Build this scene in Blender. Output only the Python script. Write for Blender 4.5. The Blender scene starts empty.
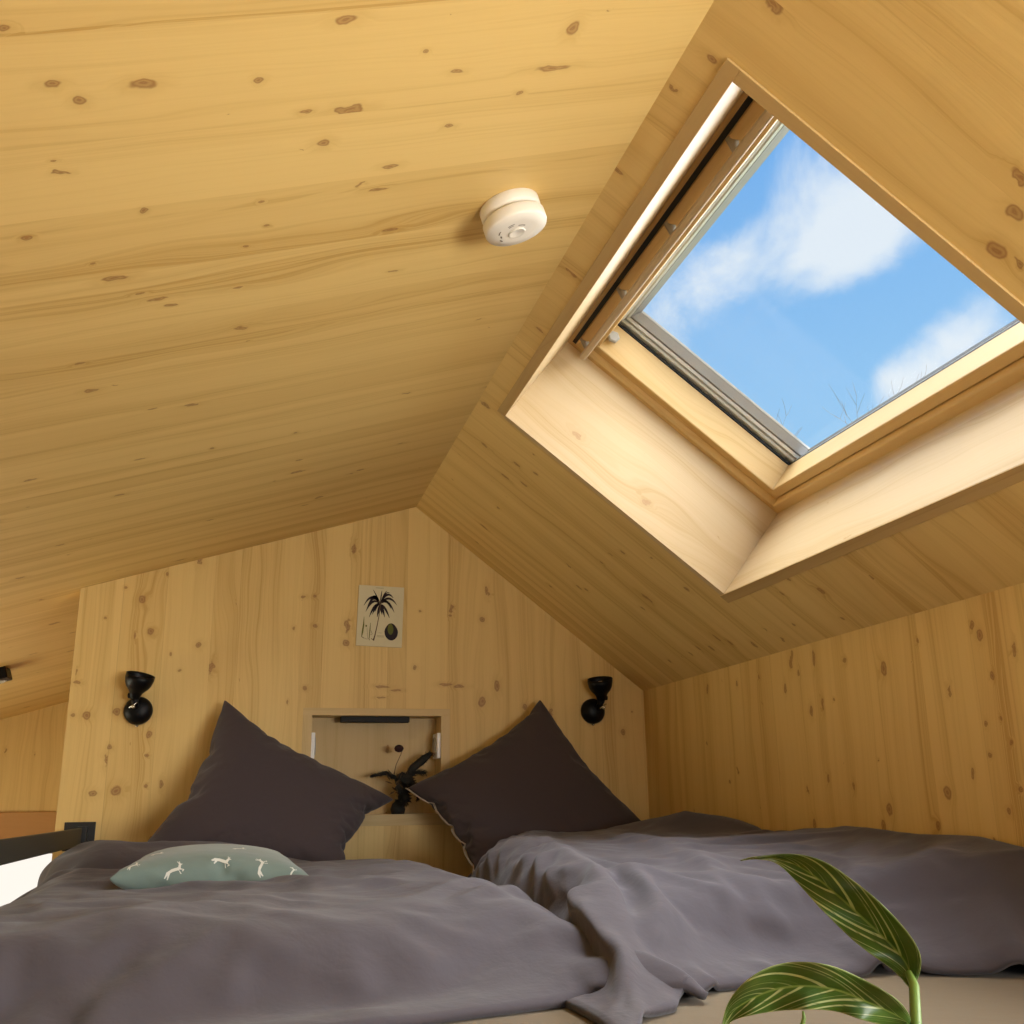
import bpy, bmesh, math, random
import numpy as np
from mathutils import Vector, Matrix, noise
from mathutils.bvhtree import BVHTree
random.seed(7)
S = bpy.context.scene
C = S.collection
# ------------------------------------------------------------------ camera (eye at the origin)
F = 1010.0
M = Matrix(((0.968, -0.057, -0.244), (-0.25, -0.271, -0.93), (-0.013, 0.961, -0.276)))
def _dirs():
    def d(px, py):
        return Vector((px - 512, 512 - py, -F)).normalized()
    y = d(240, 806); z = d(465, -3000)
    z = (z - y * y.dot(z)).normalized(); x = y.cross(z)
    return Matrix((x, y, z))
M = _dirs()
cam = bpy.data.cameras.new('camera'); cam.sensor_width = 36; cam.lens = F / 1024 * 36; cam.clip_start = .02
co = bpy.data.objects.new('camera', cam); C.objects.link(co); co.matrix_world = M.to_4x4(); S.camera = co
def ray(px, py):                       # direction of sight, scaled to y = 1
    r = M @ Vector((px - 512, 512 - py, -F)); return r / r.y
def atY(px, py, Y): return ray(px, py) * Y
# ------------------------------------------------------------------ helpers
def link(o, parent=None):
    C.objects.link(o)
    if parent: o.parent = parent
    return o
def mesh(name, V, Fc, mat=None, parent=None, smooth=False, uvs=None):
    me = bpy.data.meshes.new(name); me.from_pydata([tuple(v) for v in V], [], [tuple(f) for f in Fc])
    if uvs is not None:
        l = me.uv_layers.new(name='UVMap'); k = 0
        for p in me.polygons:
            for li in p.loop_indices:
                l.data[li].uv = uvs[me.loops[li].vertex_index] if len(uvs) == len(V) and not isinstance(uvs, dict) else uvs[(p.index, me.loops[li].vertex_index)]
    o = bpy.data.objects.new(name, me)
    if mat: me.materials.append(mat)
    if smooth: me.shade_smooth()
    return link(o, parent)
def from_bm(name, bm, mat, parent=None, smooth=False):
    me = bpy.data.meshes.new(name); bmesh.ops.recalc_face_normals(bm, faces=bm.faces); bm.to_mesh(me); bm.free()
    if mat: me.materials.append(mat)
    if smooth: me.shade_smooth()
    return link(bpy.data.objects.new(name, me), parent)
def tag(o, label, cat, group=None):
    o['label'] = label; o['category'] = cat
    if group: o['group'] = group
    return o
def struct(o): o['kind'] = 'structure'; return o
def empty(name, loc, label, cat, group=None):
    o = bpy.data.objects.new(name, None); o.location = loc; o.empty_display_size = .05; link(o); return tag(o, label, cat, group)
def keep(o, parent):                    # parent a mesh whose vertices are in world space
    o.parent = parent; o.matrix_parent_inverse = Matrix.Translation(parent.location).inverted(); return o
def frame_box(bm, O, ax, ay, az, x0, x1, y0, y1, z0, z1, bev=0):
    vs = [bm.verts.new(O + ax * x + ay * y + az * z) for x in (x0, x1) for y in (y0, y1) for z in (z0, z1)]
    fs = [(0, 1, 3, 2), (4, 6, 7, 5), (0, 4, 5, 1), (2, 3, 7, 6), (0, 2, 6, 4), (1, 5, 7, 3)]
    f = [bm.faces.new([vs[i] for i in q]) for q in fs]
    if bev:
        bmesh.ops.recalc_face_normals(bm, faces=f)
        bmesh.ops.bevel(bm, geom=list({e for q in f for e in q.edges}), offset=bev, segments=2, affect='EDGES', profile=.5)
X, Y, Z = Vector((1, 0, 0)), Vector((0, 1, 0)), Vector((0, 0, 1)); O0 = Vector((0, 0, 0))
def boxuv(o, gu, gv):                   # UVs in metres: u along the grain, v across
    me = o.data; l = me.uv_layers.get('UVMap') or me.uv_layers.new(name='UVMap')
    for p in me.polygons:
        n = p.normal; g = gu; w = n.cross(g)
        if w.length < .3: w = gv; 
        w = w.normalized()
        # stable sign so v runs along gv
        if w.dot(gv) < 0: w = -w
        for li in p.loop_indices:
            c = me.vertices[me.loops[li].vertex_index].co
            l.data[li].uv = (c.dot(g), c.dot(w))
def tube(bm, pts, rad, n=8, cap=True):
    pts = [Vector(p) for p in pts]; rr = rad if isinstance(rad, (list, tuple)) else [rad] * len(pts)
    t = (pts[1] - pts[0]).normalized(); a = t.orthogonal().normalized(); rings = []
    for i, p in enumerate(pts):
        t = (pts[min(i + 1, len(pts) - 1)] - pts[max(i - 1, 0)]).normalized()
        a = (a - t * a.dot(t)).normalized(); b = t.cross(a)
        rings.append([bm.verts.new(p + (a * math.cos(2 * math.pi * k / n) + b * math.sin(2 * math.pi * k / n)) * rr[i]) for k in range(n)])
    for r, s in zip(rings, rings[1:]):
        for k in range(n): bm.faces.new((r[k], r[(k + 1) % n], s[(k + 1) % n], s[k]))
    if cap: bm.faces.new(rings[0][::-1]); bm.faces.new(rings[-1])
def lathe(bm, O, axis, prof, n=40, sx=1):    # prof: (radius, height) along axis
    axis = axis.normalized(); a = axis.orthogonal().normalized(); b = axis.cross(a); rings = []
    for r, h in prof:
        if r < 1e-6: rings.append([bm.verts.new(O + axis * h)])
        else: rings.append([bm.verts.new(O + axis * h + (a * math.cos(2 * math.pi * k / n) + b * math.sin(2 * math.pi * k / n)) * r) for k in range(n)])
    for r, s in zip(rings, rings[1:]):
        for k in range(n):
            k2 = (k + 1) % n
            if len(r) == 1 and len(s) == 1: continue
            if len(r) == 1: bm.faces.new((r[0], s[k2], s[k]))
            elif len(s) == 1: bm.faces.new((r[k], r[k2], s[0]))
            else: bm.faces.new((r[k], r[k2], s[k2], s[k]))
# ------------------------------------------------------------------ materials
class NT:
    def __init__(s, name):
        s.m = bpy.data.materials.new(name); s.m.use_nodes = True; s.t = s.m.node_tree; s.t.nodes.clear()
        s.out = s.n('ShaderNodeOutputMaterial')
    def n(s, ty, **k):
        x = s.t.nodes.new(ty)
        for a, b in k.items(): setattr(x, a, b)
        return x
    def l(s, a, b): s.t.links.new(a, b)
    def val(s, v, sock):
        if hasattr(v, 'is_output') or isinstance(v, bpy.types.NodeSocket): s.l(v, sock)
        else: sock.default_value = v
    def math(s, op, a, b=0.0, c=0.0, clamp=False):
        x = s.n('ShaderNodeMath', operation=op); x.use_clamp = clamp
        s.val(a, x.inputs[0]); s.val(b, x.inputs[1]); s.val(c, x.inputs[2]); return x.outputs[0]
    def vec(s, op, a, b=(0, 0, 0), c=(0, 0, 0)):
        x = s.n('ShaderNodeVectorMath', operation=op); s.val(a, x.inputs[0]); s.val(b, x.inputs[1])
        if op == 'MULTIPLY_ADD': s.val(c, x.inputs[2])
        return x.outputs['Value'] if op in ('LENGTH', 'DOT_PRODUCT', 'DISTANCE') else x.outputs[0]
    def rng(s, v, a, b, c=0., d=1., smooth=True):
        x = s.n('ShaderNodeMapRange'); x.interpolation_type = 'SMOOTHSTEP' if smooth else 'LINEAR'
        s.val(v, x.inputs[0])
        for i, q in enumerate((a, b, c, d)): s.val(q, x.inputs[i + 1])
        return x.outputs[0]
    def mix(s, f, a, b, mode='MIX'):
        x = s.n('ShaderNodeMix', data_type='RGBA', blend_type=mode); s.val(f, x.inputs[0]); s.val(a, x.inputs[6]); s.val(b, x.inputs[7]); return x.outputs[2]
    def noise(s, v, scale=5., detail=2., rough=.5, dist=0., dim='3D', w=None):
        x = s.n('ShaderNodeTexNoise', noise_dimensions=dim); s.val(v, x.inputs['Vector']); x.inputs['Scale'].default_value = scale
        x.inputs['Detail'].default_value = detail; x.inputs['Roughness'].default_value = rough; x.inputs['Distortion'].default_value = dist
        return x.outputs[0]
    def bsdf(s, color, rough=.5, metal=0., normal=None, **k):
        b = s.n('ShaderNodeBsdfPrincipled'); s.val(color, b.inputs['Base Color']); s.val(rough, b.inputs['Roughness']); s.val(metal, b.inputs['Metallic'])
        if normal is not None: s.l(normal, b.inputs['Normal'])
        for a, v in k.items(): s.val(v, b.inputs[a.replace('_', ' ')])
        s.l(b.outputs[0], s.out.inputs[0]); return b
    def bump(s, h, strength=.3, dist=.01):
        x = s.n('ShaderNodeBump'); x.inputs['Strength'].default_value = strength; x.inputs['Distance'].default_value = dist; s.l(h, x.inputs['Height']); return x.outputs[0]
def c4(r, g, b): return (r, g, b, 1)
def plain(name, col, rough=.5, metal=0., **k):
    t = NT(name); co_ = t.n('ShaderNodeTexCoord').outputs['Object']
    v = t.noise(co_, 60, 2); c = t.mix(t.math('MULTIPLY', v, .25), c4(*col), c4(*[q * .75 for q in col]))
    t.bsdf(c, rough, metal, **k); return t.m
def wood(name, lam=.12, knots=(), streaks=(), base=(.71, .505, .19), dark=(.52, .325, .095), seed=0., dens=1., small=True, knotcol=(.26, .12, .04), rough=.5, seams=1., KSTR=.85):
    t = NT(name); uv = t.n('ShaderNodeUVMap', uv_map='UVMap').outputs[0]
    uv = t.vec('ADD', uv, (0, 0, 0))
    # irregular outlines
    wob = t.n('ShaderNodeTexNoise', noise_dimensions='2D'); t.l(uv, wob.inputs['Vector']); wob.inputs['Scale'].default_value = 45; wob.inputs['Detail'].default_value = 2
    wv = t.vec('MULTIPLY_ADD', wob.outputs['Color'], (.010, .010, 0), (-.005, -.005, 0))
    uvk = t.vec('ADD', uv, wv)
    D = None
    for (u, v, ru, rv) in knots:
        d = t.vec('LENGTH', t.vec('MULTIPLY_ADD', uvk, (1 / ru, 1 / rv, 0), (-u / ru, -v / rv, 0)))
        D = d if D is None else t.math('MINIMUM', D, d)
    sep = t.n('ShaderNodeSeparateXYZ'); t.l(uv, sep.inputs[0]); u, v = sep.outputs[0], sep.outputs[1]
    # lamellas: irregular board widths
    vv = t.math('MULTIPLY_ADD', v, 1 / lam, seed * 3.7)
    wj = t.n('ShaderNodeTexNoise', noise_dimensions='1D'); wj.inputs['Scale'].default_value = .9; t.l(vv, wj.inputs['W'])
    vv = t.math('MULTIPLY_ADD', wj.outputs[0], 1.6, vv)
    idx = t.math('FLOOR', vv); fr = t.math('FRACT', vv)
    wn = t.n('ShaderNodeTexWhiteNoise', noise_dimensions='1D'); t.l(idx, wn.inputs['W'])
    rnd = wn.outputs['Value']
    # scattered random knots (per-lamella stretched voronoi)
    if small:
        cmb = t.n('ShaderNodeCombineXYZ'); t.l(t.math('ADD', t.math('MULTIPLY', u, 5.2 * dens), t.math('MULTIPLY', rnd, 40.)), cmb.inputs[0]); t.l(t.math('MULTIPLY', v, 11. * dens), cmb.inputs[1])
        vo = t.n('ShaderNodeTexVoronoi', voronoi_dimensions='2D'); vo.inputs['Scale'].default_value = 1.; t.l(t.vec('ADD', cmb.outputs[0], t.vec('SCALE', wv, (0, 0, 0)) if False else t.vec('MULTIPLY', wv, (10, 18, 0))), vo.inputs['Vector'])
        rs = t.n('ShaderNodeSeparateColor'); t.l(vo.outputs['Color'], rs.inputs[0])
        # radius from the cell's random value: most cells none, some tiny, few large
        rad = t.math('MULTIPLY', t.math('POWER', t.math('SUBTRACT', rs.outputs[0], .45, clamp=True), 2.2), .30)
        dk = t.math('DIVIDE', vo.outputs['Distance'], t.math('ADD', rad, .0008))
        D2 = t.math('ADD', dk, t.rng(rs.outputs[0], .50, .56, 4., 0.))
        D = D2 if D is None else t.math('MINIMUM', D, D2)
    if D is None: D = t.math('ADD', 9., 0.)
    halo = t.rng(D, .8, 3.4, 1., 0.); core = t.rng(D, .75, 1.25, 1., 0.)
    # grain lines, pushed aside by the knots
    vg = t.math('ADD', v, t.math('MULTIPLY', halo, .012))
    warp = t.n('ShaderNodeTexNoise', noise_dimensions='2D'); warp.inputs['Scale'].default_value = 1.; warp.inputs['Detail'].default_value = 2
    cw = t.n('ShaderNodeCombineXYZ'); t.l(t.math('MULTIPLY', u, 1.6), cw.inputs[0]); t.l(t.math('MULTIPLY_ADD', v, 7., t.math('MULTIPLY', rnd, 31.)), cw.inputs[1]); t.l(cw.outputs[0], warp.inputs['Vector'])
    vg = t.math('ADD', vg, t.math('MULTIPLY', warp.outputs[0], t.math('MULTIPLY_ADD', rnd, .10, .03)))
    cg = t.n('ShaderNodeCombineXYZ'); t.l(t.math('MULTIPLY', u, .55), cg.inputs[0]); t.l(t.math('MULTIPLY_ADD', vg, 130., t.math('MULTIPLY', rnd, 77.)), cg.inputs[1])
    g = t.n('ShaderNodeTexNoise', noise_dimensions='2D'); t.l(cg.outputs[0], g.inputs['Vector']); g.inputs['Scale'].default_value = 1.; g.inputs['Detail'].default_value = 3; g.inputs['Roughness'].default_value = .62
    lines = t.rng(g.outputs[0], .40, .78)
    cb = t.n('ShaderNodeCombineXYZ'); t.l(t.math('MULTIPLY', u, .45), cb.inputs[0]); t.l(t.math('MULTIPLY_ADD', vg, 16., t.math('MULTIPLY', rnd, 13.)), cb.inputs[1])
    b = t.n('ShaderNodeTexNoise', noise_dimensions='2D'); t.l(cb.outputs[0], b.inputs['Vector']); b.inputs['Scale'].default_value = 1.; b.inputs['Detail'].default_value = 3
    band = t.rng(b.outputs[0], .42, .72)
    # fine short pores
    cf = t.n('ShaderNodeCombineXYZ'); t.l(t.math('MULTIPLY', u, 14.), cf.inputs[0]); t.l(t.math('MULTIPLY', v, 420.), cf.inputs[1])
    fi = t.n('ShaderNodeTexNoise', noise_dimensions='2D'); t.l(cf.outputs[0], fi.inputs['Vector']); fi.inputs['Scale'].default_value = 1.; fi.inputs['Detail'].default_value = 1
    tone = t.math('ADD', t.math('MULTIPLY', lines, t.math('MULTIPLY_ADD', band, .52, .14)), t.math('MULTIPLY', band, .33))
    tone = t.math('ADD', tone, t.math('MULTIPLY', t.math('SUBTRACT', rnd, .5), .34))
    tone = t.math('ADD', tone, t.math('MULTIPLY', t.math('SUBTRACT', fi.outputs[0], .5), .16))
    tone = t.math('ADD', tone, t.math('MULTIPLY', halo, .26))
    for (v0, w, k) in streaks:
        s_ = t.rng(t.math('ABSOLUTE', t.math('SUBTRACT', t.math('ADD', v, t.math('MULTIPLY', warp.outputs[0], .02)), v0 + .01)), w * .5, w, 1., 0.)
        st = t.math('MULTIPLY', s_, t.math('MULTIPLY_ADD', t.rng(g.outputs[0], .42, .56), .8, .25))
        tone = t.math('ADD', tone, t.math('MULTIPLY', st, k))
    col = t.mix(t.math('ADD', tone, .12, clamp=True), c4(*base), c4(*dark))
    ringv = t.math('MULTIPLY_ADD', t.math('SINE', t.math('MULTIPLY', D, 9.)), .18, .78)
    col = t.mix(t.math('MULTIPLY', core, t.math('MULTIPLY', ringv, KSTR)), col, c4(*knotcol))
    # seam between lamellas
    ed = t.math('MINIMUM', fr, t.math('SUBTRACT', 1., fr))
    seam = t.rng(ed, .0, .012, 1., 0.)
    sm = t.math('MULTIPLY', seam, t.math('MULTIPLY', t.rng(rnd, .5, .9), .40 * seams))
    col = t.mix(sm, col, c4(dark[0] * .5, dark[1] * .42, dark[2] * .36))
    nb = t.bump(t.math('SUBTRACT', t.math('MULTIPLY', fi.outputs[0], .3), t.math('ADD', t.math('MULTIPLY', lines, .4), sm)), .12, .002)
    t.bsdf(col, rough, 0., nb, Specular_IOR_Level=.35)
    return t.m
def fabric(name, col, sheen=.2, wr=1.):
    t = NT(name); oc = t.n('ShaderNodeTexCoord').outputs['Object']
    a = t.noise(oc, 16, 4, .55, .3); b = t.noise(oc, 700, 1); c = t.noise(oc, 45, 3, .55)
    big = t.rng(t.noise(oc, 3, 2), .3, .7)
    cc = t.mix(t.math('MULTIPLY', big, .15), c4(*col), c4(*[q * .8 for q in col]))
    cc = t.mix(t.math('MULTIPLY', b, .3), cc, c4(*[q * .7 for q in col]))
    cr = t.n('ShaderNodeTexNoise', noise_dimensions='3D'); cr.noise_type = 'RIDGED_MULTIFRACTAL'; t.l(t.vec('MULTIPLY', oc, (1., .6, 1.)), cr.inputs['Vector']); cr.inputs['Scale'].default_value = 9.; cr.inputs['Detail'].default_value = 2.; cr.inputs['Roughness'].default_value = .4; cr.inputs['Distortion'].default_value = .25
    h = t.math('ADD', t.math('MULTIPLY', a, .8 * wr), t.math('MULTIPLY', c, .2 * wr)); h = t.math('ADD', h, t.math('MULTIPLY', cr.outputs[0], .28 * wr)); h = t.math('ADD', h, t.math('MULTIPLY', b, .012))
    t.bsdf(cc, .95, 0., t.bump(h, .3, .012), Sheen_Weight=sheen, Sheen_Roughness=.5, Specular_IOR_Level=.15)
    return t.m
# surfaces: left slope (n_in), right slope
R0 = atY(416, 507, 3.3)                          # ridge point on the back wall
RX, RZ = R0.x, R0.z
XR, ZR = 1.327, atY(643, 691, 3.3).z             # top of the right wall
YB = 3.3; XP = -.515; YF = -1.25; YFAR = 5.72; XL = -1.75; ZF = -.62
es = Vector((XR - RX, 0, ZR - RZ)); SLEN = es.length; es.normalize(); en = Vector((-es.z, 0, es.x))      # down slope, outward normal
KL = .3125; el = Vector((-1, 0, -KL)).normalized(); nl = Vector((-el.z * -1, 0, 0))
nl = Vector((el.z, 0, -el.x)); nl = nl if nl.z > 0 else -nl
def zl(x): return RZ - (RX - x) * KL
def zr(x): return RZ + (x - RX) * (ZR - RZ) / (XR - RX)
def hitR(px, py, h=0.):
    r = ray(px, py); q = r * ((R0 + en * h).dot(en) / r.dot(en)); return q
def hitL(px, py):
    r = ray(px, py); return r * (R0.dot(nl) / r.dot(nl))
def knL(px, py, a, b): q = hitL(px, py); return ((q - R0).dot(el), q.y, a, b)
def knR(px, py, a, b): q = hitR(px, py); return ((q - R0).dot(es), q.y, a, b)
def knB(px, py, a, b): q = atY(px, py, YB); return (q.z, q.x, a, b)
def knW(px, py, a, b): r = ray(px, py); q = r * (XR / r.x); return (q.z, q.y, a, b)
def jit(a): return a * random.uniform(.85, 1.2)
k8 = 500 / 1024
KL_ = [knL(x * k8, y * k8, jit(a), jit(b)) for x, y, a, b in [
    (710, 40, .013, .008), (293, 172, .013, .009), (105, 172, .009, .006), (163, 207, .008, .007), (530, 163, .006, .005), (627, 227, .009, .004), (662, 293, .009, .007),
    (920, 258, .007, .005), (935, 148, .008, .003), (872, 105, .004, .004), (800, 340, .009, .006), (775, 388, .012, .004), (800, 470, .014, .005), (235, 570, .019, .005),
    (293, 432, .005, .005), (55, 487, .006, .006), (110, 328, .004, .003), (190, 541, .004, .003), (323, 612, .014, .004), (350, 625, .012, .004), (287, 600, .008, .003),
    (547, 461, .004, .003), (505, 505, .005, .003), (533, 413, .004, .003), (487, 590, .008, .003), (163, 745, .007, .004), (187, 800, .012, .006), (435, 918, .005, .004),
    (605, 886, .006, .004), (805, 555, .008, .003), (287, 940, .01, .004), (312, 837, .008, .003), (613, 942, .009, .004), (10, 58, .005, .004)]]
KL_ += [knL(553, 68, .024, .005), knL(573, 28, .007, .013), knL(519, 93, .005, .004), knL(520, 420 * 1., .006, .003)]
KL_ += [knL(x, y, .012, .004) for x, y in [(30, 480), (120, 495), (210, 520), (305, 505), (60, 545), (360, 470), (180, 560)]]
KB_ = [knB(280 + x * .293, 560 + y * .293, a, b) for x, y, a, b in [
    (80, 125, .005, .007), (120, 125, .005, .006), (47, 233, .006, .004), (120, 225, .005, .007), (225, 283, .011, .011), (460, 367, .007, .006), (690, 203, .009, .008),
    (705, 105, .015, .006), (690, 483, .016, .012), (740, 430, .017, .009), (478, 175, .004, .004), (85, 438, .006, .007), (350, 432, .004, .022), (395, 445, .004, .018),
    (345, 470, .003, .013), (565, 425, .005, .02), (612, 432, .005, .018), (25, 486, .006, .003), (580, 190, .003, .006)]]
KB_ += [knB(x * .293, 560 + y * .293, a, b) for x, y, a, b in [
    (485, 135, .013, .011), (513, 245, .011, .009), (583, 320, .005, .004), (613, 375, .004, .004), (295, 530, .011, .011), (397, 518, .011, .010), (508, 597, .012, .008),
    (373, 640, .008, .007), (316, 798, .009, .011), (396, 787, .014, .014), (550, 765, .012, .005), (500, 668, .005, .005), (497, 772, .005, .005), (262, 418, .005, .012),
    (248, 530, .006, .007), (572, 48, .005, .004), (430, 95, .004, .005), (678, 290, .009, .008), (360, 198, .004, .004)]]
KB_ += [knB(623, 732, .009, .008), knB(525, 707, .011, .007), knB(632, 712, .004, .003)]
KW_ = [knW(640 + x * .375, 560 + y * .375, a, b) for x, y, a, b in [
    (180, 345, .022, .006), (258, 330, .013, .006), (317, 313, .009, .006), (405, 253, .02, .007), (463, 262, .03, .007), (387, 342, .02, .006), (423, 300, .012, .005), (545, 268, .01, .008),
    (487, 385, .022, .005), (457, 403, .02, .008), (517, 372, .006, .005), (650, 290, .024, .011), (740, 215, .009, .005), (905, 200, .015, .009), (885, 172, .015, .006), (940, 308, .011, .006),
    (923, 437, .009, .005), (963, 423, .009, .004), (990, 487, .007, .005), (935, 521, .007, .006), (820, 620, .02, .013), (887, 570, .016, .005), (665, 665, .022, .012), (650, 710, .02, .009),
    (795, 710, .014, .009), (570, 603, .015, .006), (503, 583, .015, .006), (465, 705, .018, .008), (240, 592, .007, .005), (178, 488, .009, .005), (1015, 610, .008, .006), (985, 670, .01, .006), (438, 0, .005, .005)]]
KW_ = [(a, b, c * .62, d * .85) for a, b, c, d in KW_]
KR_ = [knR(640 + x * .375, 560 + y * .375, a, b) for x, y, a, b in [
    (395, 50, .008, .005), (483, 82, .012, .007), (540, 155, .005, .004), (410, 172, .005, .004), (303, 225, .012, .006), (240, 220, .010, .005), (205, 208, .014, .004), (190, 235, .01, .005),
    (155, 235, .01, .004), (135, 250, .008, .004), (125, 78, .009, .007), (80, 270, .007, .005)]]
KR_ += [knR(480 + x * .371, 280 + y * .371, a, b) for x, y, a, b in [
    (100, 497, .009, .006), (68, 530, .014, .006), (118, 550, .014, .005), (150, 522, .007, .005), (10, 665, .014, .005), (50, 615, .006, .006), (190, 825, .008, .005), (328, 762, .006, .004),
    (287, 835, .007, .005), (385, 735, .007, .005), (463, 750, .004, .004), (555, 833, .007, .005)]]
KR_ += [knR(1015, 213, .012, .010), knR(997, 250, .014, .011), knR(712, 60, .009, .006), knR(617, 170, .012, .004), knR(540, 330, .010, .004)]
qs = ray(995, 650); vstreak = (qs * (XR / qs.x)).y
M_ceil = wood('spruce_ceiling', .17, KL_, streaks=[(knL(200, 20, 1, 1)[1], .0022, 1.6), (knL(250, 335, 1, 1)[1], .016, .42), (knL(250, 205, 1, 1)[1] , .006, .3), (knL(250, 270, 1, 1)[1], .006, .3)], seed=1.3, dens=.8, seams=0)
M_back = wood('spruce_headboard', .13, KB_, seed=4.1, dens=.7)
M_right = wood('spruce_right_wall', .15, KW_, streaks=[(vstreak, .022, .7)], seed=2.2, dens=.7)
M_slope = wood('spruce_right_slope', .14, KR_, seed=6.4, dens=.8)
M_plainw = wood('spruce_plain', .19, seed=9.1, dens=.7)
M_reveal = wood('spruce_reveal', .24, knots=[], seed=3.3, dens=.75, base=(.63, .48, .28), dark=(.52, .36, .17), knotcol=(.45, .27, .13), seams=.25)
M_frame = wood('pine_window_frame', .5, seed=5.5, small=False, base=(.68, .48, .22), dark=(.58, .38, .14), seams=0)
M_trimw = wood('spruce_edge', .5, seed=8.5, small=False, base=(.50, .34, .14), dark=(.42, .27, .1), seams=0)
M_niche = wood('spruce_niche', .3, seed=2.5, small=True, base=(.62, .46, .22), dark=(.52, .36, .14), seams=0)
M_black = plain('black_lacquer', (.003, .003, .004), .42, Specular_IOR_Level=.18)
M_blackm = plain('black_powder_coat', (.012, .011, .010), .5)
M_rail = plain('dark_bronze_steel', (.05, .045, .032), .5, .3)
M_chrome = plain('chrome', (.75, .75, .75), .18, 1.)
M_white = plain('white_plastic', (.78, .74, .66), .42)
M_whitep = plain('white_enamel', (.85, .85, .84), .4)
M_greyp = plain('grey_plastic', (.42, .40, .36), .5)
M_alu = plain('grey_aluminium', (.36, .35, .34), .4, .5)
M_alu2 = plain('bright_aluminium', (.75, .75, .73), .35, .6)
M_rubber = plain('black_rubber', (.01, .01, .01), .7)
M_bar = plain('beige_lacquered_bar', (.60, .50, .36), .6)
M_duvet = fabric('taupe_cotton', (.074, .064, .073), .15)
M_pillow = fabric('shaded_taupe_cotton', (.062, .048, .052), .15)  # duvet fabric again, with the shade away from the skylight put into its colour
M_sheet = fabric('beige_jersey', (.15, .11, .062), .1, .4)
M_piping = plain('cream_piping', (.45, .38, .30), .8)
# ------------------------------------------------------------------ room shell
def slab(name, mat, O, a, b, n, ar, br, th, hole=None, gu=None, gv=None):
    bm = bmesh.new()
    if hole is None: cells = [(ar[0], ar[1], br[0], br[1])]
    else:
        h0, h1, g0, g1 = hole
        cells = [(ar[0], h0, br[0], br[1]), (h1, ar[1], br[0], br[1]), (h0, h1, br[0], g0), (h0, h1, g1, br[1])]
    for a0, a1, b0, b1 in cells: frame_box(bm, O, a, b, n, a0, a1, b0, b1, 0, th)
    o = from_bm(name, bm, mat); boxuv2(o, O, gu or a, gv or b); return struct(o)
def boxuv2(o, O, gu, gv):
    me = o.data; l = me.uv_layers.new(name='UVMap')
    for p in me.polygons:
        w = gv if abs(p.normal.dot(gv)) < .8 else p.normal.cross(gu).normalized()
        g = gu if abs(p.normal.dot(gu)) < .8 else p.normal.cross(gv).normalized()
        for li in p.loop_indices:
            c = me.vertices[me.loops[li].vertex_index].co - O
            l.data[li].uv = (c.dot(g), c.dot(w))
S0, S1, Y0, Y1 = .078, .788, 1.033, 2.29         # clear opening of the skylight shaft
TW = .024
OR = Vector((RX, 0, RZ))
slab('ceiling', M_ceil, OR, el, Y, nl, (0, (RX - XL) / -el.x * 1. + .02), (YF - .05, YFAR + .05), .09)
slab('ceiling', M_slope, OR, es, Y, en, (0, SLEN + .06), (YF - .05, YFAR + .05), .09, hole=(S0 - .012, S1 + .012, Y0 - .012, Y1 + .012))
# right wall, far wall with window, left wall, front wall with added window, floor
WR = (-.12, .32, -1.0, .78)
o = slab('wall_right', M_right, O0, Z, Y, X, (ZF - .05, ZR + .06), (YF - .05, YFAR), .1, hole=WR)
for v in o.data.vertices: v.co.x += XR
WL = (-.5, .04, 2.4, 5.2)
o = slab('wall_left', M_plainw, O0, Z, Y, -X, (ZF - .05, zl(XL) + .05), (YF - .05, YFAR), .1, hole=WL)
for v in o.data.vertices: v.co.x += XL
def gable(name, mat, yy, th, xs, holes, right_edge=False):
    """wall in the xz plane following both roof slopes; holes: list of (x0,x1,z0,z1)"""
    bm = bmesh.new(); cuts = sorted(set([xs[0], xs[1]] + ([RX] if xs[0] < RX < xs[1] else []) + [h for q in holes for h in q[:2]]))
    top = lambda x: (zl(x) if x <= RX else zr(x)) + .03
    for a, b in zip(cuts, cuts[1:]):
        segs = [[ZF - .05, None]]
        for h in holes:
            if h[0] <= a + 1e-6 and h[1] >= b - 1e-6:
                segs = [[ZF - .05, h[2]], [h[3], None]]
        for z0, z1 in segs:
            ta, tb = (top(a), top(b)) if z1 is None else (z1, z1)
            vs = [bm.verts.new((x, y, z)) for y in (yy, yy + th) for x, z in ((a, z0), (b, z0), (b, tb), (a, ta))]
            for q in ((0, 1, 2, 3), (7, 6, 5, 4), (0, 4, 5, 1), (1, 5, 6, 2), (2, 6, 7, 3), (3, 7, 4, 0)): bm.faces.new([vs[i] for i in q])
    bmesh.ops.remove_doubles(bm, verts=bm.verts, dist=1e-5)
    o = from_bm(name, bm, mat); boxuv2(o, O0, Z, X); return struct(o)
NX0, NX1, NZ0, NZ1 = .205, .6185, -.031, .273      # niche clear opening
NB = .029
gable('wall_back', M_back, YB, .1, (XP, XR + .02), [(NX0 - NB, NX1 + NB, NZ0 - .034, NZ1 + .023)])
WF = (-1.55, -.60, -.56, -.205)                    # window low in the far wall
gable('wall_far', M_plainw, YFAR, .1, (XL, XR + .02), [WF])
WN = (-1.15, 1.0, -.1, .52)
gable('wall_front', M_plainw, YF - .1, .1, (XL, XR + .02), [WN])
slab('floor', M_plainw, Vector((0, 0, ZF)), X, Y, -Z, (XL - .05, XR + .05), (YF - .1, YFAR + .05), .06)
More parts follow.
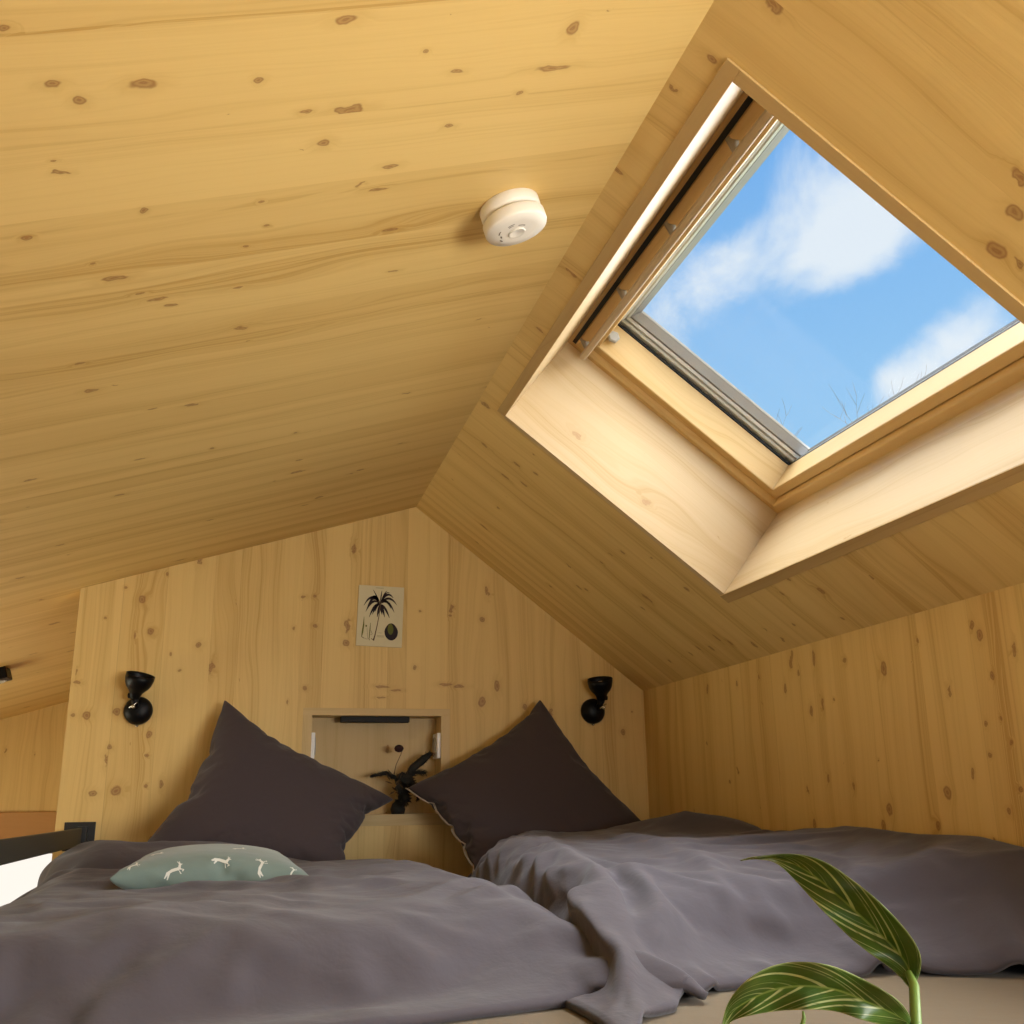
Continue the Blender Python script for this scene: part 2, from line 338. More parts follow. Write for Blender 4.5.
# far window: casing board, frame and a white blind that glows itself
w2 = empty('window_2', ((WF[0] + WF[1]) / 2, YFAR, WF[2]), 'low window in the far wall with self-glowing white blind, seen left of the partition', 'window'); w2['kind'] = 'structure'
bm = bmesh.new()
for a in ((WF[0] - .06, WF[1] + .22, WF[3] - .01, WF[3] + .19),): frame_box(bm, O0, X, Y, Z, a[0], a[1], YFAR - .022, YFAR + .001, a[2], a[3], .003)
o = from_bm('casing', bm, wood('orange_casing', .6, small=False, base=(.50, .27, .09), dark=(.40, .2, .06), seams=0)); boxuv2(o, O0, X, Z); keep(o, w2)
bm = bmesh.new(); x0, x1, z0, z1 = WF; t_ = .03
for a in ((x0, x1, z0, z0 + t_), (x0, x1, z1 - t_, z1), (x0, x0 + t_, z0 + t_, z1 - t_), (x1 - t_, x1, z0 + t_, z1 - t_)): frame_box(bm, O0, X, Y, Z, a[0], a[1], YFAR + .03, YFAR + .09, a[2], a[3])
keep(from_bm('window_frame', bm, M_whitep), w2)
t = NT('glowing_white_blind'); e = t.n('ShaderNodeEmission'); e.inputs[0].default_value = c4(1., .93, .84); e.inputs[1].default_value = .95; t.l(e.outputs[0], t.out.inputs[0]); M_blind = t.m  # daylight behind the window is put into the blind as emission
bm = bmesh.new(); frame_box(bm, O0, X, Y, Z, x0 + .004, x1 - .004, YFAR + .01, YFAR + .016, z0 + .004, z1 - .004); keep(from_bm('glowing_blind', bm, M_blind), w2)
# unseen front window, added behind the camera for fill light
w3 = empty('fill_window_3', (0, YF - .05, WN[2]), 'added unseen window for fill light in the gable wall behind the bed foot', 'window'); w3['kind'] = 'structure'
bm = bmesh.new(); x0, x1, z0, z1 = WN
for a in ((x0, x1, z0, z0 + .04), (x0, x1, z1 - .04, z1), (x0, x0 + .04, z0 + .04, z1 - .04), (x1 - .04, x1, z0 + .04, z1 - .04), (-.1, -.05, z0 + .04, z1 - .04)): frame_box(bm, O0, X, Y, Z, a[0], a[1], YF - .08, YF - .03, a[2], a[3])
keep(from_bm('window_frame', bm, M_frame), w3)
# ------------------------------------------------------------------ skylight
tg = NT('window_glass'); tr = tg.n('ShaderNodeBsdfTransparent'); tr.inputs[0].default_value = c4(.97, .985, .99); gl = tg.n('ShaderNodeBsdfGlossy'); gl.inputs['Roughness'].default_value = .0
fz = tg.n('ShaderNodeLayerWeight'); fz.inputs[0].default_value = .5; mx = tg.n('ShaderNodeMixShader'); tg.l(tg.math('MULTIPLY_ADD', tg.math('POWER', fz.outputs['Facing'], 4.), .35, .02), mx.inputs[0]); tg.l(tr.outputs[0], mx.inputs[1]); tg.l(gl.outputs[0], mx.inputs[2]); tg.l(mx.outputs[0], tg.out.inputs[0]); M_glass = tg.m
bm = bmesh.new(); frame_box(bm, O0, X, Y, Z, WN[0] + .03, WN[1] - .03, YF - .056, YF - .052, WN[2] + .03, WN[3] - .03); keep(from_bm('glass_pane', bm, M_glass), w3)
w4 = empty('fill_window_4', (XL - .05, 3.8, WL[0]), 'added unseen long low window for fill light in the left side wall', 'window'); w4['kind'] = 'structure'  # unseen window, added so fill can reach the left slope from below
bm = bmesh.new()
for a in ((WL[0], WL[0] + .04, WL[2], WL[3]), (WL[1] - .04, WL[1], WL[2], WL[3]), (WL[0] + .04, WL[1] - .04, WL[2], WL[2] + .04), (WL[0] + .04, WL[1] - .04, WL[3] - .04, WL[3]), (WL[0] + .04, WL[1] - .04, 3.78, 3.82)): frame_box(bm, O0, X, Y, Z, XL - .08, XL - .03, a[2], a[3], a[0], a[1])
keep(from_bm('window_frame', bm, M_frame), w4)
bm = bmesh.new(); frame_box(bm, O0, X, Y, Z, XL - .056, XL - .052, WL[2] + .03, WL[3] - .03, WL[0] + .03, WL[1] - .03); keep(from_bm('glass_pane', bm, M_glass), w4)
w5 = empty('fill_window_5', (XR + .05, -.11, WR[0]), 'added unseen window for fill light in the right side wall beside the bed foot', 'window'); w5['kind'] = 'structure'  # unseen window, added to light the left slope but not the right
bm = bmesh.new()
for a in ((WR[0], WR[0] + .04, WR[2], WR[3]), (WR[1] - .04, WR[1], WR[2], WR[3]), (WR[0] + .04, WR[1] - .04, WR[2], WR[2] + .04), (WR[0] + .04, WR[1] - .04, WR[3] - .04, WR[3])): frame_box(bm, O0, X, Y, Z, XR + .03, XR + .08, a[2], a[3], a[0], a[1])
keep(from_bm('window_frame', bm, M_frame), w5)
bm = bmesh.new(); frame_box(bm, O0, X, Y, Z, XR + .052, XR + .056, WR[2] + .03, WR[3] - .03, WR[0] + .03, WR[1] - .03); keep(from_bm('glass_pane', bm, M_glass), w5)
SH = .278
w1 = empty('window_1', tuple(OR + es * (S0 + S1) / 2 + Y * (Y0 + Y1) / 2 + en * SH), 'roof window with pine sash and top control bar in the sloped ceiling', 'window'); w1['kind'] = 'structure'
def sbox(name, mat, boxes, parent=None, gu=Y, gv=None, bev=0):
    bm = bmesh.new()
    for b in boxes: frame_box(bm, OR, es, Y, en, *b, bev)
    o = from_bm(name, bm, mat); boxuv2(o, OR, gu, gv or es)
    if parent: keep(o, parent)
    return o
def ring(name, mat, s0, s1, y0, y1, ws, wy, h0, h1, parent, chs=0., chy=0., bev=0.):
    """mitred ring; inner edge may be offset by ch at the top (towards outside)"""
    bm = bmesh.new()
    def loop(ds, dy, h): return [bm.verts.new(OR + es * s + Y * y + en * h) for s, y in ((s0 + ds, y0 + dy), (s1 - ds, y0 + dy), (s1 - ds, y1 - dy), (s0 + ds, y1 - dy))]
    A, B, Cc, Dd = loop(0, 0, h0), loop(ws, wy, h0), loop(ws + chs, wy + chy, h1), loop(0, 0, h1)
    L = (A, B, Cc, Dd)
    for i in range(4):
        P, Q = L[i], L[(i + 1) % 4]
        for k in range(4): bm.faces.new((P[k], P[(k + 1) % 4], Q[(k + 1) % 4], Q[k]))
    if bev:
        bmesh.ops.recalc_face_normals(bm, faces=bm.faces); bmesh.ops.bevel(bm, geom=list(bm.edges), offset=bev, segments=2, affect='EDGES', profile=.5)
    o = from_bm(name, bm, mat); me = o.data; l = me.uv_layers.new(name='UVMap')
    for p in me.polygons:
        cc = p.center; cs = (cc - OR).dot(es); cy = cc.y
        ds = min(abs(cs - s0), abs(cs - s1)); dy = min(abs(cy - y0), abs(cy - y1)); al_y = ds < dy
        for li in p.loop_indices:
            c = me.vertices[me.loops[li].vertex_index].co - OR
            u_, v_ = (c.y, c.dot(es)) if al_y else (c.dot(es), c.y)
            l.data[li].uv = (u_, v_ + c.dot(en) + (0 if al_y else 5))
    if parent: keep(o, parent)
    return o
# shaft boards (reveal) with the edge band flush with the ceiling
sh = [sbox('trim_1', M_reveal, [(S0 - TW, S0, Y0 - TW, Y1 + .012, .0, SH)], gu=Y, gv=en),
      sbox('trim_2', M_reveal, [(S1, S1 + TW, Y0 - TW, Y1 + .012, .0, SH)], gu=Y, gv=en),
      sbox('trim_3', M_reveal, [(S0, S1, Y1, Y1 + .02, .0, SH)], gu=es, gv=en),
      sbox('trim_4', M_reveal, [(S0, S1, Y0 - TW, Y0, .0, SH)], gu=es, gv=en)]
for o in sh: struct(o)
bands = [('trim_5', (S0 - TW, S0, Y0 - TW, Y1)), ('trim_6', (S1, S1 + TW + .004, Y0 - TW, Y1 + .02)), ('trim_7', (S0, S1, Y0 - TW, Y0))]
for nm, (a, b, c, d) in bands: struct(sbox(nm, M_trimw, [(a, b, c, d, -.004, .0)], gu=Y if b - a < d - c else es, gv=es if b - a < d - c else Y, bev=.001))
# window proper
ring('outer_frame', M_frame, S0 - .05, S1 + .05, Y0 - .05, Y1 + .05, .05 + .024, .05 + .016, SH, SH + .035, w1, .006, .006, .003)
ring('frame_gasket', M_rubber, S0 + .0, S1 - .0, Y0 + .0, Y1 - .0, .03, .02, SH + .034, SH + .05, w1)
ring('sash', M_frame, S0 + .028, S1 - .030, Y0 + .02, Y1 - .014, .026, .031, SH + .018, SH + .105, w1, 0.002, 0.004, .003)
sbox('sash_top_rail', M_frame, [(S0 + .05, .151, Y0 + .04, Y1 - .04, SH + .022, SH + .104)], w1, bev=.002)
ring('glazing_gasket', M_rubber, S0 + .045, S1 - .045, Y0 + .045, Y1 - .040, .012, .010, SH + .1055, SH + .112, w1)
sbox('glass_pane', M_glass, [(S0 + .04, S1 - .04, Y0 + .04, Y1 - .035, SH + .113, SH + .117)], w1)
def outer(name, mat, far, ridge, low, near, h0, h1, sl=.006):
    bm = bmesh.new()
    def loop(k, h): return [bm.verts.new(OR + es * s + Y * y + en * h) for s, y in ((ridge + k, near + k), (low - k, near + k), (low - k, far - k), (ridge + k, far - k))]
    def big(h): return [bm.verts.new(OR + es * s + Y * y + en * h) for s, y in ((S0, Y0), (S1, Y0), (S1, Y1), (S0, Y1))]
    A, B, C_, D_ = big(h0), loop(0, h0), loop(sl, h1), big(h1)
    for i in range(4):
        j = (i + 1) % 4
        for P_, Q_ in ((A, B), (B, C_), (C_, D_), (D_, A)): bm.faces.new((P_[i], P_[j], Q_[j], Q_[i]))
    keep(from_bm(name, bm, mat), w1)
outer('glazing_bead', M_whitep, Y1 - .056, .151, S1 - .050, Y0 + .05, SH + .118, SH + .122, .005)
outer('glazing_rail', M_alu2, Y1 - .068, .160, S1 - .044, Y0 + .05, SH + .124, SH + .130, .005)
outer('cladding', M_alu, Y1 - .078, .166, S1 - .036, Y0 + .05, SH + .132, SH + .152, .013)
outer('cladding_lip', M_alu2, Y1 - .090, .175, S1 - .030, Y0 + .05, SH + .154, SH + .158, .002)
ring('flashing', M_alu, S0 - .2, S1 + .2, Y0 - .2, Y1 + .2, .2 + .012, .2 + .012, SH + .055, SH + .117, w1)
# ventilation flap (wooden pieces), slot, brackets, control bar
sbox('ventilation_slot', M_rubber, [(S0 + .010, S0 + .021, Y0 + .03, Y1 - .02, SH - .002, SH + .003)], w1)
ys = [1.02, 1.395, 1.675, 1.955, 2.225]
prev = Y0 + .005
for i, yy in enumerate(ys[1:]):
    bm = bmesh.new()
    a, b = prev + .012, yy - .022
    pl = [(S0 + .024, a - .018), (S0 + .024, b + .018), (S0 + .036, b + .012), (S0 + .054, b - .004), (S0 + .054, a + .004), (S0 + .036, a - .012)]
    lo = [bm.verts.new(OR + es * s + Y * y + en * (SH - .012)) for s, y in pl]; hi = [bm.verts.new(OR + es * s + Y * y + en * (SH + .02)) for s, y in pl]
    bm.faces.new(lo); bm.faces.new(hi[::-1])
    for k in range(6): bm.faces.new((lo[k], lo[(k + 1) % 6], hi[(k + 1) % 6], hi[k]))
    bmesh.ops.recalc_face_normals(bm, faces=bm.faces); bmesh.ops.bevel(bm, geom=list(bm.edges), offset=.003, segments=2, affect='EDGES')
    o = from_bm('ventilation_flap', bm, M_frame); boxuv2(o, OR, Y, es); keep(o, w1)
    bm = bmesh.new(); tube(bm, [OR + es * (S0 + .028) + Y * yy + en * (SH - .001), OR + es * (S0 + .045) + Y * yy + en * (SH - .012), OR + es * (S0 + .06) + Y * yy + en * (SH - .02)], [.011, .009, .008], 10)
    keep(from_bm('bar_bracket', bm, M_greyp, None, True), w1)
    prev = yy
bm = bmesh.new(); frame_box(bm, OR, es, Y, en, S0 + .048, S0 + .066, Y0 + .02, Y1 - .035, SH - .036, SH - .016, .005)
keep(from_bm('control_bar', bm, M_bar, None, False), w1)
bm = bmesh.new(); lathe(bm, OR + es * (S0 + .085) + Y * (Y1 - .058) + en * (SH + .062), -Y, [(0, .006), (.013, .006), (.017, .003), (.017, -.002)], 6)
keep(from_bm('sash_cap', bm, M_greyp), w1)
# ------------------------------------------------------------------ recessed shelf in the headboard
nich = empty('recessed_shelf', ((NX0 + NX1) / 2, YB, NZ0), 'small framed recess in the headboard wall between the two pillows', 'shelf')
def wbox(name, mat, bs, parent, gu=Z, gv=X, bev=.0008):
    bm = bmesh.new()
    for b in bs: frame_box(bm, O0, X, Y, Z, *b, bev)
    o = from_bm(name, bm, mat); boxuv2(o, O0, gu, gv); keep(o, parent); return o
nt = NZ1 + .023; nbm = NZ0 - .034; YN = YB + .105
wbox('side_board', M_niche, [(NX0 - NB, NX0, YB - .001, YN, NZ0, nt - .023)], nich)
wbox('side_board', M_niche, [(NX1, NX1 + NB, YB - .001, YN, NZ0, nt - .023)], nich)
wbox('top_board', M_niche, [(NX0 - NB, NX1 + NB, YB - .001, YN, nt - .023, nt)], nich, X, Z)
wbox('bottom_board', M_niche, [(NX0 - NB, NX1 + NB, YB - .002, YN, nbm, NZ0)], nich, X, Z)
wbox('back_panel', M_niche, [(NX0 - NB, NX1 + NB, YN, YN + .012, nbm, nt)], nich)
bb = empty('black_bar', (.405, YB + .05, NZ1 - .009), 'slim black bar fixed under the top board of the recess', 'light bar')
wbox('housing', M_rubber, [(.297, .52, YB + .03, YB + .062, NZ1 - .018, NZ1)], bb, bev=.002)
for sx, lab in ((0, 'left'), (1, 'right')):
    xx = NX0 if sx == 0 else NX1; dx = 1 if sx == 0 else -1
    so = empty('wall_socket', (xx, YB + .03, .18), f'white socket plate on the {lab} inner side of the recess', 'socket', 'sockets in the recess')
    a, b = sorted((xx, xx + dx * .012)); wbox('plate', M_whitep, [(a, b, YB + .006, YB + .086, .14, .22)], so, bev=.002)
    a, b = sorted((xx + dx * .012, xx + dx * .018)); bm = bmesh.new(); lathe(bm, Vector((xx + dx * .012, YB + .046, .18)), X * dx, [(.028, 0), (.028, .004), (.022, .0045), (.02, .001), (0, .001)], 24)
    keep(from_bm('insert', bm, M_greyp), so)
# dried bouquet in a dark vase
bq = empty('dried_bouquet', (.485, YB + .04, NZ0), 'dark dried bouquet with one round seed head in the recess', 'dried flowers')
M_dry = plain('dried_black_fern', (.012, .012, .010), .8); M_dry2 = plain('dried_brown_leaf', (.10, .06, .025), .8); M_seed = plain('dark_red_seed_head', (.03, .008, .010), .8)
bm = bmesh.new(); lathe(bm, Vector((.487, YB + .035, NZ0)), Z, [(0, 0), (.02, 0), (.024, .015), (.018, .032), (.009, .04), (.011, .045), (.009, .045), (.007, .038)], 20); keep(from_bm('vase', bm, plain('dark_glass', (.012, .012, .010), .8), None, True), bq)
def bristle(pts, r, name='dried_plume', mat=M_dry, n=420, ln=.022):
    bm = bmesh.new(); pts = [Vector(p) for p in pts]; tube(bm, pts, [r * .7] * (len(pts) - 1) + [r * .35], 6)
    for k in range(n):
        f = random.random() * (len(pts) - 1); i = int(f); p = pts[i].lerp(pts[i + 1], f - i); t_ = (pts[i + 1] - pts[i]).normalized()
        a = t_.orthogonal().normalized(); b = t_.cross(a); an = random.random() * 6.283; d = (a * math.cos(an) + b * math.sin(an) + t_ * random.uniform(.2, 1.1)).normalized()
        l_ = ln * random.uniform(.5, 1.1) * (1.1 - .4 * f / (len(pts) - 1)); w_ = d.cross(t_).normalized() * .0016
        vs = [bm.verts.new(q) for q in (p - w_, p + w_, p + d * l_ + w_ * .5 - Z * .001, p + d * l_ - w_ * .5)]
        bm.faces.new(vs)
    keep(from_bm(name, bm, mat), bq)
yb_ = YB + .01
def nq(px, py, d=.0): return atY(px, py, YB + d)
bristle([nq(402, 800, .02), nq(402, 788, .01), nq(413, 768), nq(424, 759), nq(431, 753)], .018, n=600, ln=.024)
bristle([nq(402, 795, .02), nq(396, 778), nq(386, 773), nq(371, 776)], .010, n=380, ln=.017)
bristle([nq(401, 786, .0), nq(404, 792, -.02), nq(406, 799, -.03), nq(404, 803, -.03)], .016, n=520, ln=.024)
bristle([nq(403, 784, .0), nq(411, 782, -.02), nq(417, 790, -.03), nq(418, 799, -.03)], .009, n=300, ln=.018)
bristle([nq(404, 782, .0), nq(415, 772, -.01), nq(425, 773, -.02)], .010, n=300, ln=.018)
bristle([nq(400, 776, -.01), nq(408, 780, -.02), nq(414, 786, -.02)], .022, n=500, ln=.022)
bristle([nq(398, 786, -.01), nq(402, 792, -.02), nq(404, 798, -.02)], .018, n=400, ln=.018)
bm = bmesh.new()
for k in range(26):
    p = nq(398 + random.uniform(-8, 14), 782 + random.uniform(-9, 9), -.02 + random.random() * .02); d = Vector((random.uniform(-1, 1), random.uniform(-.6, .2), random.uniform(-.6, 1))).normalized(); w_ = d.orthogonal().normalized() * .004
    vs = [bm.verts.new(q) for q in (p, p + d * .012 + w_, p + d * .028, p + d * .012 - w_)]; bm.faces.new(vs)
keep(from_bm('dry_leaves', bm, M_dry2), bq)
bm = bmesh.new(); tube(bm, [nq(394, 775), nq(396, 765), nq(401, 754), nq(402, 751)], .0011, 6); keep(from_bm('stem', bm, M_dry2, None, True), bq)
bm = bmesh.new(); bmesh.ops.create_icosphere(bm, subdivisions=4, radius=1)
cs_ = nq(399, 748.5)
for v in bm.verts:
    k = 1 + .10 * math.sin(17 * v.co.x) * math.sin(15 * v.co.y + 1) * math.cos(13 * v.co.z)
    v.co = cs_ + Vector((v.co.x * .0145, v.co.y * .012, v.co.z * .0115)) * k
keep(from_bm('seed_head', bm, M_seed, None, True), bq)
# ------------------------------------------------------------------ wall lamps
def lamp(base, jx, tilt, label):
    """round wall plate, chrome joint, cup shade. base = centre of the plate on the wall"""
    g = empty('wall_lamp', tuple(base), label, 'wall lamp', 'black reading lamps on the headboard wall')
    bm = bmesh.new(); lathe(bm, base, -Y, [(.039, 0), (.042, .004), (.042, .012), (.039, .02), (.032, .028), (.02, .035), (0, .037)], 40); keep(from_bm('wall_plate', bm, M_black, None, True), g)
    bm = bmesh.new(); lathe(bm, base + Z * -.043 - Y * .008, -Z, [(0, 0), (.005, 0), (.005, .004), (0, .006)], 12); keep(from_bm('screw', bm, M_chrome, None, True), g)
    j = base + Vector((jx, -.055, .045))
    bm = bmesh.new(); tube(bm, [base + Vector((jx * .6, -.03, .01)), base + Vector((jx * .8, -.05, .02)), j + Vector((0, 0, -.012))], [.009, .010, .012], 14); keep(from_bm('arm', bm, M_black, None, True), g)
    bm = bmesh.new(); tube(bm, [base + Vector((jx * 1.2 - .012, -.062, .004)), base + Vector((jx * 1.2 + .010, -.064, .020))], [.0016, .0016], 8)
    lathe(bm, base + Vector((jx * 1.3, -.062, .008)), -Y, [(0, -.006), (.005, -.006), (.006, 0), (.003, .005), (0, .006)], 14); keep(from_bm('thumb_screw', bm, M_chrome, None, True), g)
    bm = bmesh.new(); lathe(bm, j + Vector((-.014 if jx < 0 else .014, 0, -.004)), X * (-1 if jx < 0 else 1), [(0, -.004), (.008, -.004), (.008, .006), (0, .008)], 14); keep(from_bm('switch', bm, M_black, None, True), g)
    ax = tilt.normalized()
    bm = bmesh.new(); lathe(bm, j, ax, [(0, -.016), (.012, -.015), (.016, -.008), (.018, .002), (.023, .010), (.032, .020), (.0385, .032), (.0418, .046), (.0425, .060), (.041, .060), (.040, .050), (.034, .032), (.018, .016), (0, .012)], 40)
    keep(from_bm('lamp_shade', bm, M_black, None, True), g)
    bm = bmesh.new(); lathe(bm, j, ax, [(0, .052), (.010, .050), (.017, .042), (.019, .034), (.014, .026), (.008, .02), (.008, .012)][::-1], 24); keep(from_bm('bulb', bm, M_white, None, True), g)
    bm = bmesh.new(); a_ = ax.orthogonal().normalized()
    tube(bm, [j + Vector((.006, -.017, .002)), j + Vector((.009, -.019, .016))], .002, 6); keep(from_bm('highlight_pin', bm, M_chrome, None, True), g)
    return g
bL = atY(138.5, 711, YB); bR = atY(592, 711.5, YB)
lamp(bL, -.008, Vector((.22, -.30, 1)), 'black reading lamp on the headboard left of the left pillow, cup tipped right')
lamp(bR, .016, Vector((-.16, -.30, 1)), 'black reading lamp on the headboard wall above the right pillow, near the room corner')
# ------------------------------------------------------------------ botanical print
cor = [atY(359.2, 585.1, YB - .001), atY(404.2, 588, YB - .001), atY(400.8, 647.8, YB - .001), atY(355.6, 645.6, YB - .001)]
pr = empty('botanical_print', tuple(sum(cor, Vector()) / 4), 'small cream botanical chart of a palm and its fruit on the headboard', 'picture')
ux = ((cor[1] - cor[0]) + (cor[2] - cor[3])).normalized(); uz = Vector((-ux.z, 0, ux.x)); PW = (cor[1] - cor[0]).length; PH = (cor[0] - cor[3]).length; PO = cor[3]
def pbox(name, mat, a): 
    bm = bmesh.new(); frame_box(bm, PO, ux, -Y, uz, *a, .0006); keep(from_bm(name, bm, mat), pr)
PT = .006
pbox('board', plain('cream_paper', (.66, .60, .40), .8), (0, PW, 0, PT, 0, PH))
def P2(u, v, d=0): return PO + ux * (u * PW) + uz * (v * PH) - Y * (PT + .0004 + d)
# picture coordinates from the zoomed photograph: x 218..730 (top), y 172..885
def pc(x, y): return ((x - 196 - (885 - y) * .05 + 20) / 515, (872 - y + (x - 200) * .03) / 690)
def strokes(name, mat, ls, lift=0.):
    bm = bmesh.new()
    for pts, w in ls:
        n = len(pts); q = [P2(*pc(*p), lift) for p in pts]
        L_, R_ = [], []
        for i, p in enumerate(q):
            t_ = (q[min(i + 1, n - 1)] - q[max(0, i - 1)]).normalized(); s_ = t_.cross(Y) * (w[i] if isinstance(w, (list, tuple)) else w)
            L_.append(bm.verts.new(p + s_)); R_.append(bm.verts.new(p - s_))
        for i in range(n - 1): bm.faces.new((L_[i], L_[i + 1], R_[i + 1], R_[i]))
    keep(from_bm(name, bm, mat), pr)
M_ink = plain('dark_plum_ink', (.016, .008, .014), .8); M_ink2 = plain('brown_ink', (.10, .055, .03), .8); M_green = plain('olive_ink', (.12, .13, .02), .8)
fr_ = []
cx, cy = 450, 400
for (ex, ey, lift) in [(265, 420, 110), (285, 490, 90), (325, 550, 60), (360, 520, 40), (415, 550, 20), (330, 370, 90), (370, 235, 10), (500, 550, 30), (555, 555, 40), (610, 490, 90), (640, 405, 90), (600, 325, 90), (560, 265, 60), (470, 240, 10), (530, 240, 30), (350, 330, 60), (390, 490, 50), (470, 520, 10), (575, 450, 80), (300, 450, 110)]:
    pts = []; ws = []
    for i in range(9):
        f = i / 8; pts.append((cx + (ex - cx) * f, cy + (ey - cy) * f - lift * 4 * f * (1 - f) * .8)); ws.append(.0004 + .0034 * math.sin(math.pi * min(1, f * 1.05)) ** .7 * (1 if ey > 300 else .4))
    fr_.append((pts, ws))
strokes('palm_fronds', M_ink, fr_)
strokes('palm_trunk', M_ink2, [([(452, 400), (438, 520), (415, 640), (388, 760), (372, 810)], [.0020, .0013, .0014, .0018, .0026]), ([(430, 360), (450, 400), (470, 370)], [.002, .0035, .002])], .0002)
bm = bmesh.new(); seg = []
def ell(cx_, cy_, rx, ry, lift, top=0.):
    vs = []
    for k in range(36):
        a = 2 * math.pi * k / 36; r = 1 - top * max(0, -math.sin(a)) ** 2 * abs(math.cos(a)); vs.append(bm.verts.new(P2(*pc(cx_ + rx * math.cos(a) * r, cy_ + ry * math.sin(a)), lift)))
    bm.faces.new(vs)
ell(573, 712, 76, 97, 0, .35); keep(from_bm('palm_fruit', bm, M_ink), pr)
bm = bmesh.new(); ell(565, 682, 33, 62, .0003, .2); keep(from_bm('fruit_highlight', bm, M_green), pr)
strokes('sprigs', M_green, [([(268, 545), (262, 640), (250, 720), (240, 775)], [.0005, .0022, .0026, .001]), ([(340, 615), (334, 690), (325, 790)], [.0006, .0016, .0012]), ([(292, 640), (292, 660)], .0024)])
strokes('small_details', M_ink2, [([(240, 775), (300, 800)], .0004), ([(300, 670), (310, 800)], .0004), ([(345, 700), (360, 740), (340, 750)], .0006), ([(345, 790), (380, 815)], .001), ([(320, 790), (330, 810)], .001), ([(250, 775), (262, 790)], .001)])
M_gink = plain('grey_ink', (.2, .17, .1), .8)
for l_ in [([(400, 212), (490, 214)], .0006), ([(430, 725), (468, 727)], .0004), ([(412, 757), (490, 760)], .0005), ([(412, 770), (490, 773)], .0005)]: strokes('caption_line', M_gink, [l_])
# ------------------------------------------------------------------ smoke alarm on the left slope
qc = hitL(508.5, 205); sd = empty('smoke_alarm', tuple(qc), 'round white smoke alarm on the sloped wooden ceiling', 'smoke alarm')
dn = -nl
def prof(nm, off, pr_, mat=M_white, n=64, par=sd):
    bm = bmesh.new(); lathe(bm, qc + off, dn, pr_, n); o = from_bm(nm, bm, mat, None, True); keep(o, par); return o
prof('mounting_base', Vector((0, 0, 0)), [(.048, 0), (.0495, .002), (.0495, .015), (.0465, .020), (.041, .021), (0, .021)])
prof('body', Vector((0, 0, 0)), [(.041, .021), (.044, .0235), (.0505, .0245), (.0518, .027), (.0518, .041), (.050, .0455), (.03, .0475), (0, .048)])
e1 = (Y - dn * Y.dot(dn)).normalized(); e2 = dn.cross(e1)
prof('test_button', e2 * .0 + e1 * .004, [(.0135, .047), (.0145, .0488), (.0135, .0503), (.012, .0495), (0, .0492)], plain('white_button', (.72, .68, .6), .4))
M_sl = plain('grey_slot', (.16, .13, .09), .7)
bm = bmesh.new()
tc = qc + dn * .0479
for (a0, a1, r, w) in [(-150, -125, .022, .0008), (-155, -128, .026, .0009), (-100, -80, .031, .0010), (-70, -55, .028, .0012), (-48, -35, .033, .0014), (150, 190, .018, .0012)]:
    prv = None
    for k in range(9):
        a = math.radians(a0 + (a1 - a0) * k / 8); d = e1 * math.cos(a) + e2 * math.sin(a)
        cur = (bm.verts.new(tc + d * (r - w)), bm.verts.new(tc + d * (r + w)))
        if prv: bm.faces.new((prv[0], prv[1], cur[1], cur[0]))
        prv = cur
keep(from_bm('grille_slots', bm, M_sl), sd)
# ------------------------------------------------------------------ rail and its wall plate, small fixture
rl = empty('guard_rail', (-.445, YB, -.079), 'dark flat metal guard rail bolted to the partition at the left bed edge', 'rail')
def rbox(n, m, b, par, bev=.001):
    bm = bmesh.new(); frame_box(bm, O0, X, Y, Z, *b, bev); keep(from_bm(n, bm, m), par)
rbox('wall_plate', M_blackm, (-.49, -.405, YB - .006, YB, -.119, -.039), rl)
rbox('bar', M_rail, (-.449, -.437, .55, YB - .03, -.104, -.056), rl, .0015)
rbox('bar_holder', M_blackm, (-.453, -.425, YB - .035, YB - .006, -.109, -.051), rl)
rbox('post', M_rail, (-.4495, -.4365, .53, .58, ZF, -.056), rl)
qf = hitL(-6, 671); fx = empty('ceiling_spotlight', tuple(qf), 'small black fixture on the sloped ceiling at the far left edge', 'ceiling light')
bm = bmesh.new(); frame_box(bm, qf, el, Y, -nl, -.05, .05, -.05, .05, 0, .045, .004); keep(from_bm('housing', bm, M_black), fx)
bm = bmesh.new(); lathe(bm, qf - nl * .045, -nl, [(.036, 0), (.036, .004), (.03, .004), (.028, .001), (0, .001)], 30); keep(from_bm('lens', bm, M_greyp), fx)
# ------------------------------------------------------------------ bed
ZM = -.265
YM0, YM1 = 1.02, 3.285
pf = empty('bed_platform', (.4, 2.2, ZF), 'built-in wooden platform under the mattress, seen at the bed foot', 'bed frame')
rbox('base', M_plainw, (XP + .03, XR - .004, YM0 - .02, YM1 + .008, ZF, ZM - .15), pf, .004); boxuv2([c for c in pf.children][0], O0, X, Z)
ms = empty('mattress', (.4, 2.2, ZM - .15), 'wide mattress in a beige fitted sheet under both duvets', 'mattress')
bm = bmesh.new(); frame_box(bm, O0, X, Y, Z, XP + .05, XR - .006, YM0, YM1, ZM - .15, ZM)
bmesh.ops.recalc_face_normals(bm, faces=bm.faces); bmesh.ops.bevel(bm, geom=list(bm.edges), offset=.035, segments=5, affect='EDGES', profile=.5)
bmesh.ops.triangulate(bm, faces=[f for f in bm.faces if len(f.verts) > 4])
keep(from_bm('fitted_sheet', bm, M_sheet, None, True), ms)
ms_top = ZM
def smooth(a, b, x):
    t_ = min(1, max(0, (x - a) / (b - a))); return t_ * t_ * (3 - 2 * t_)
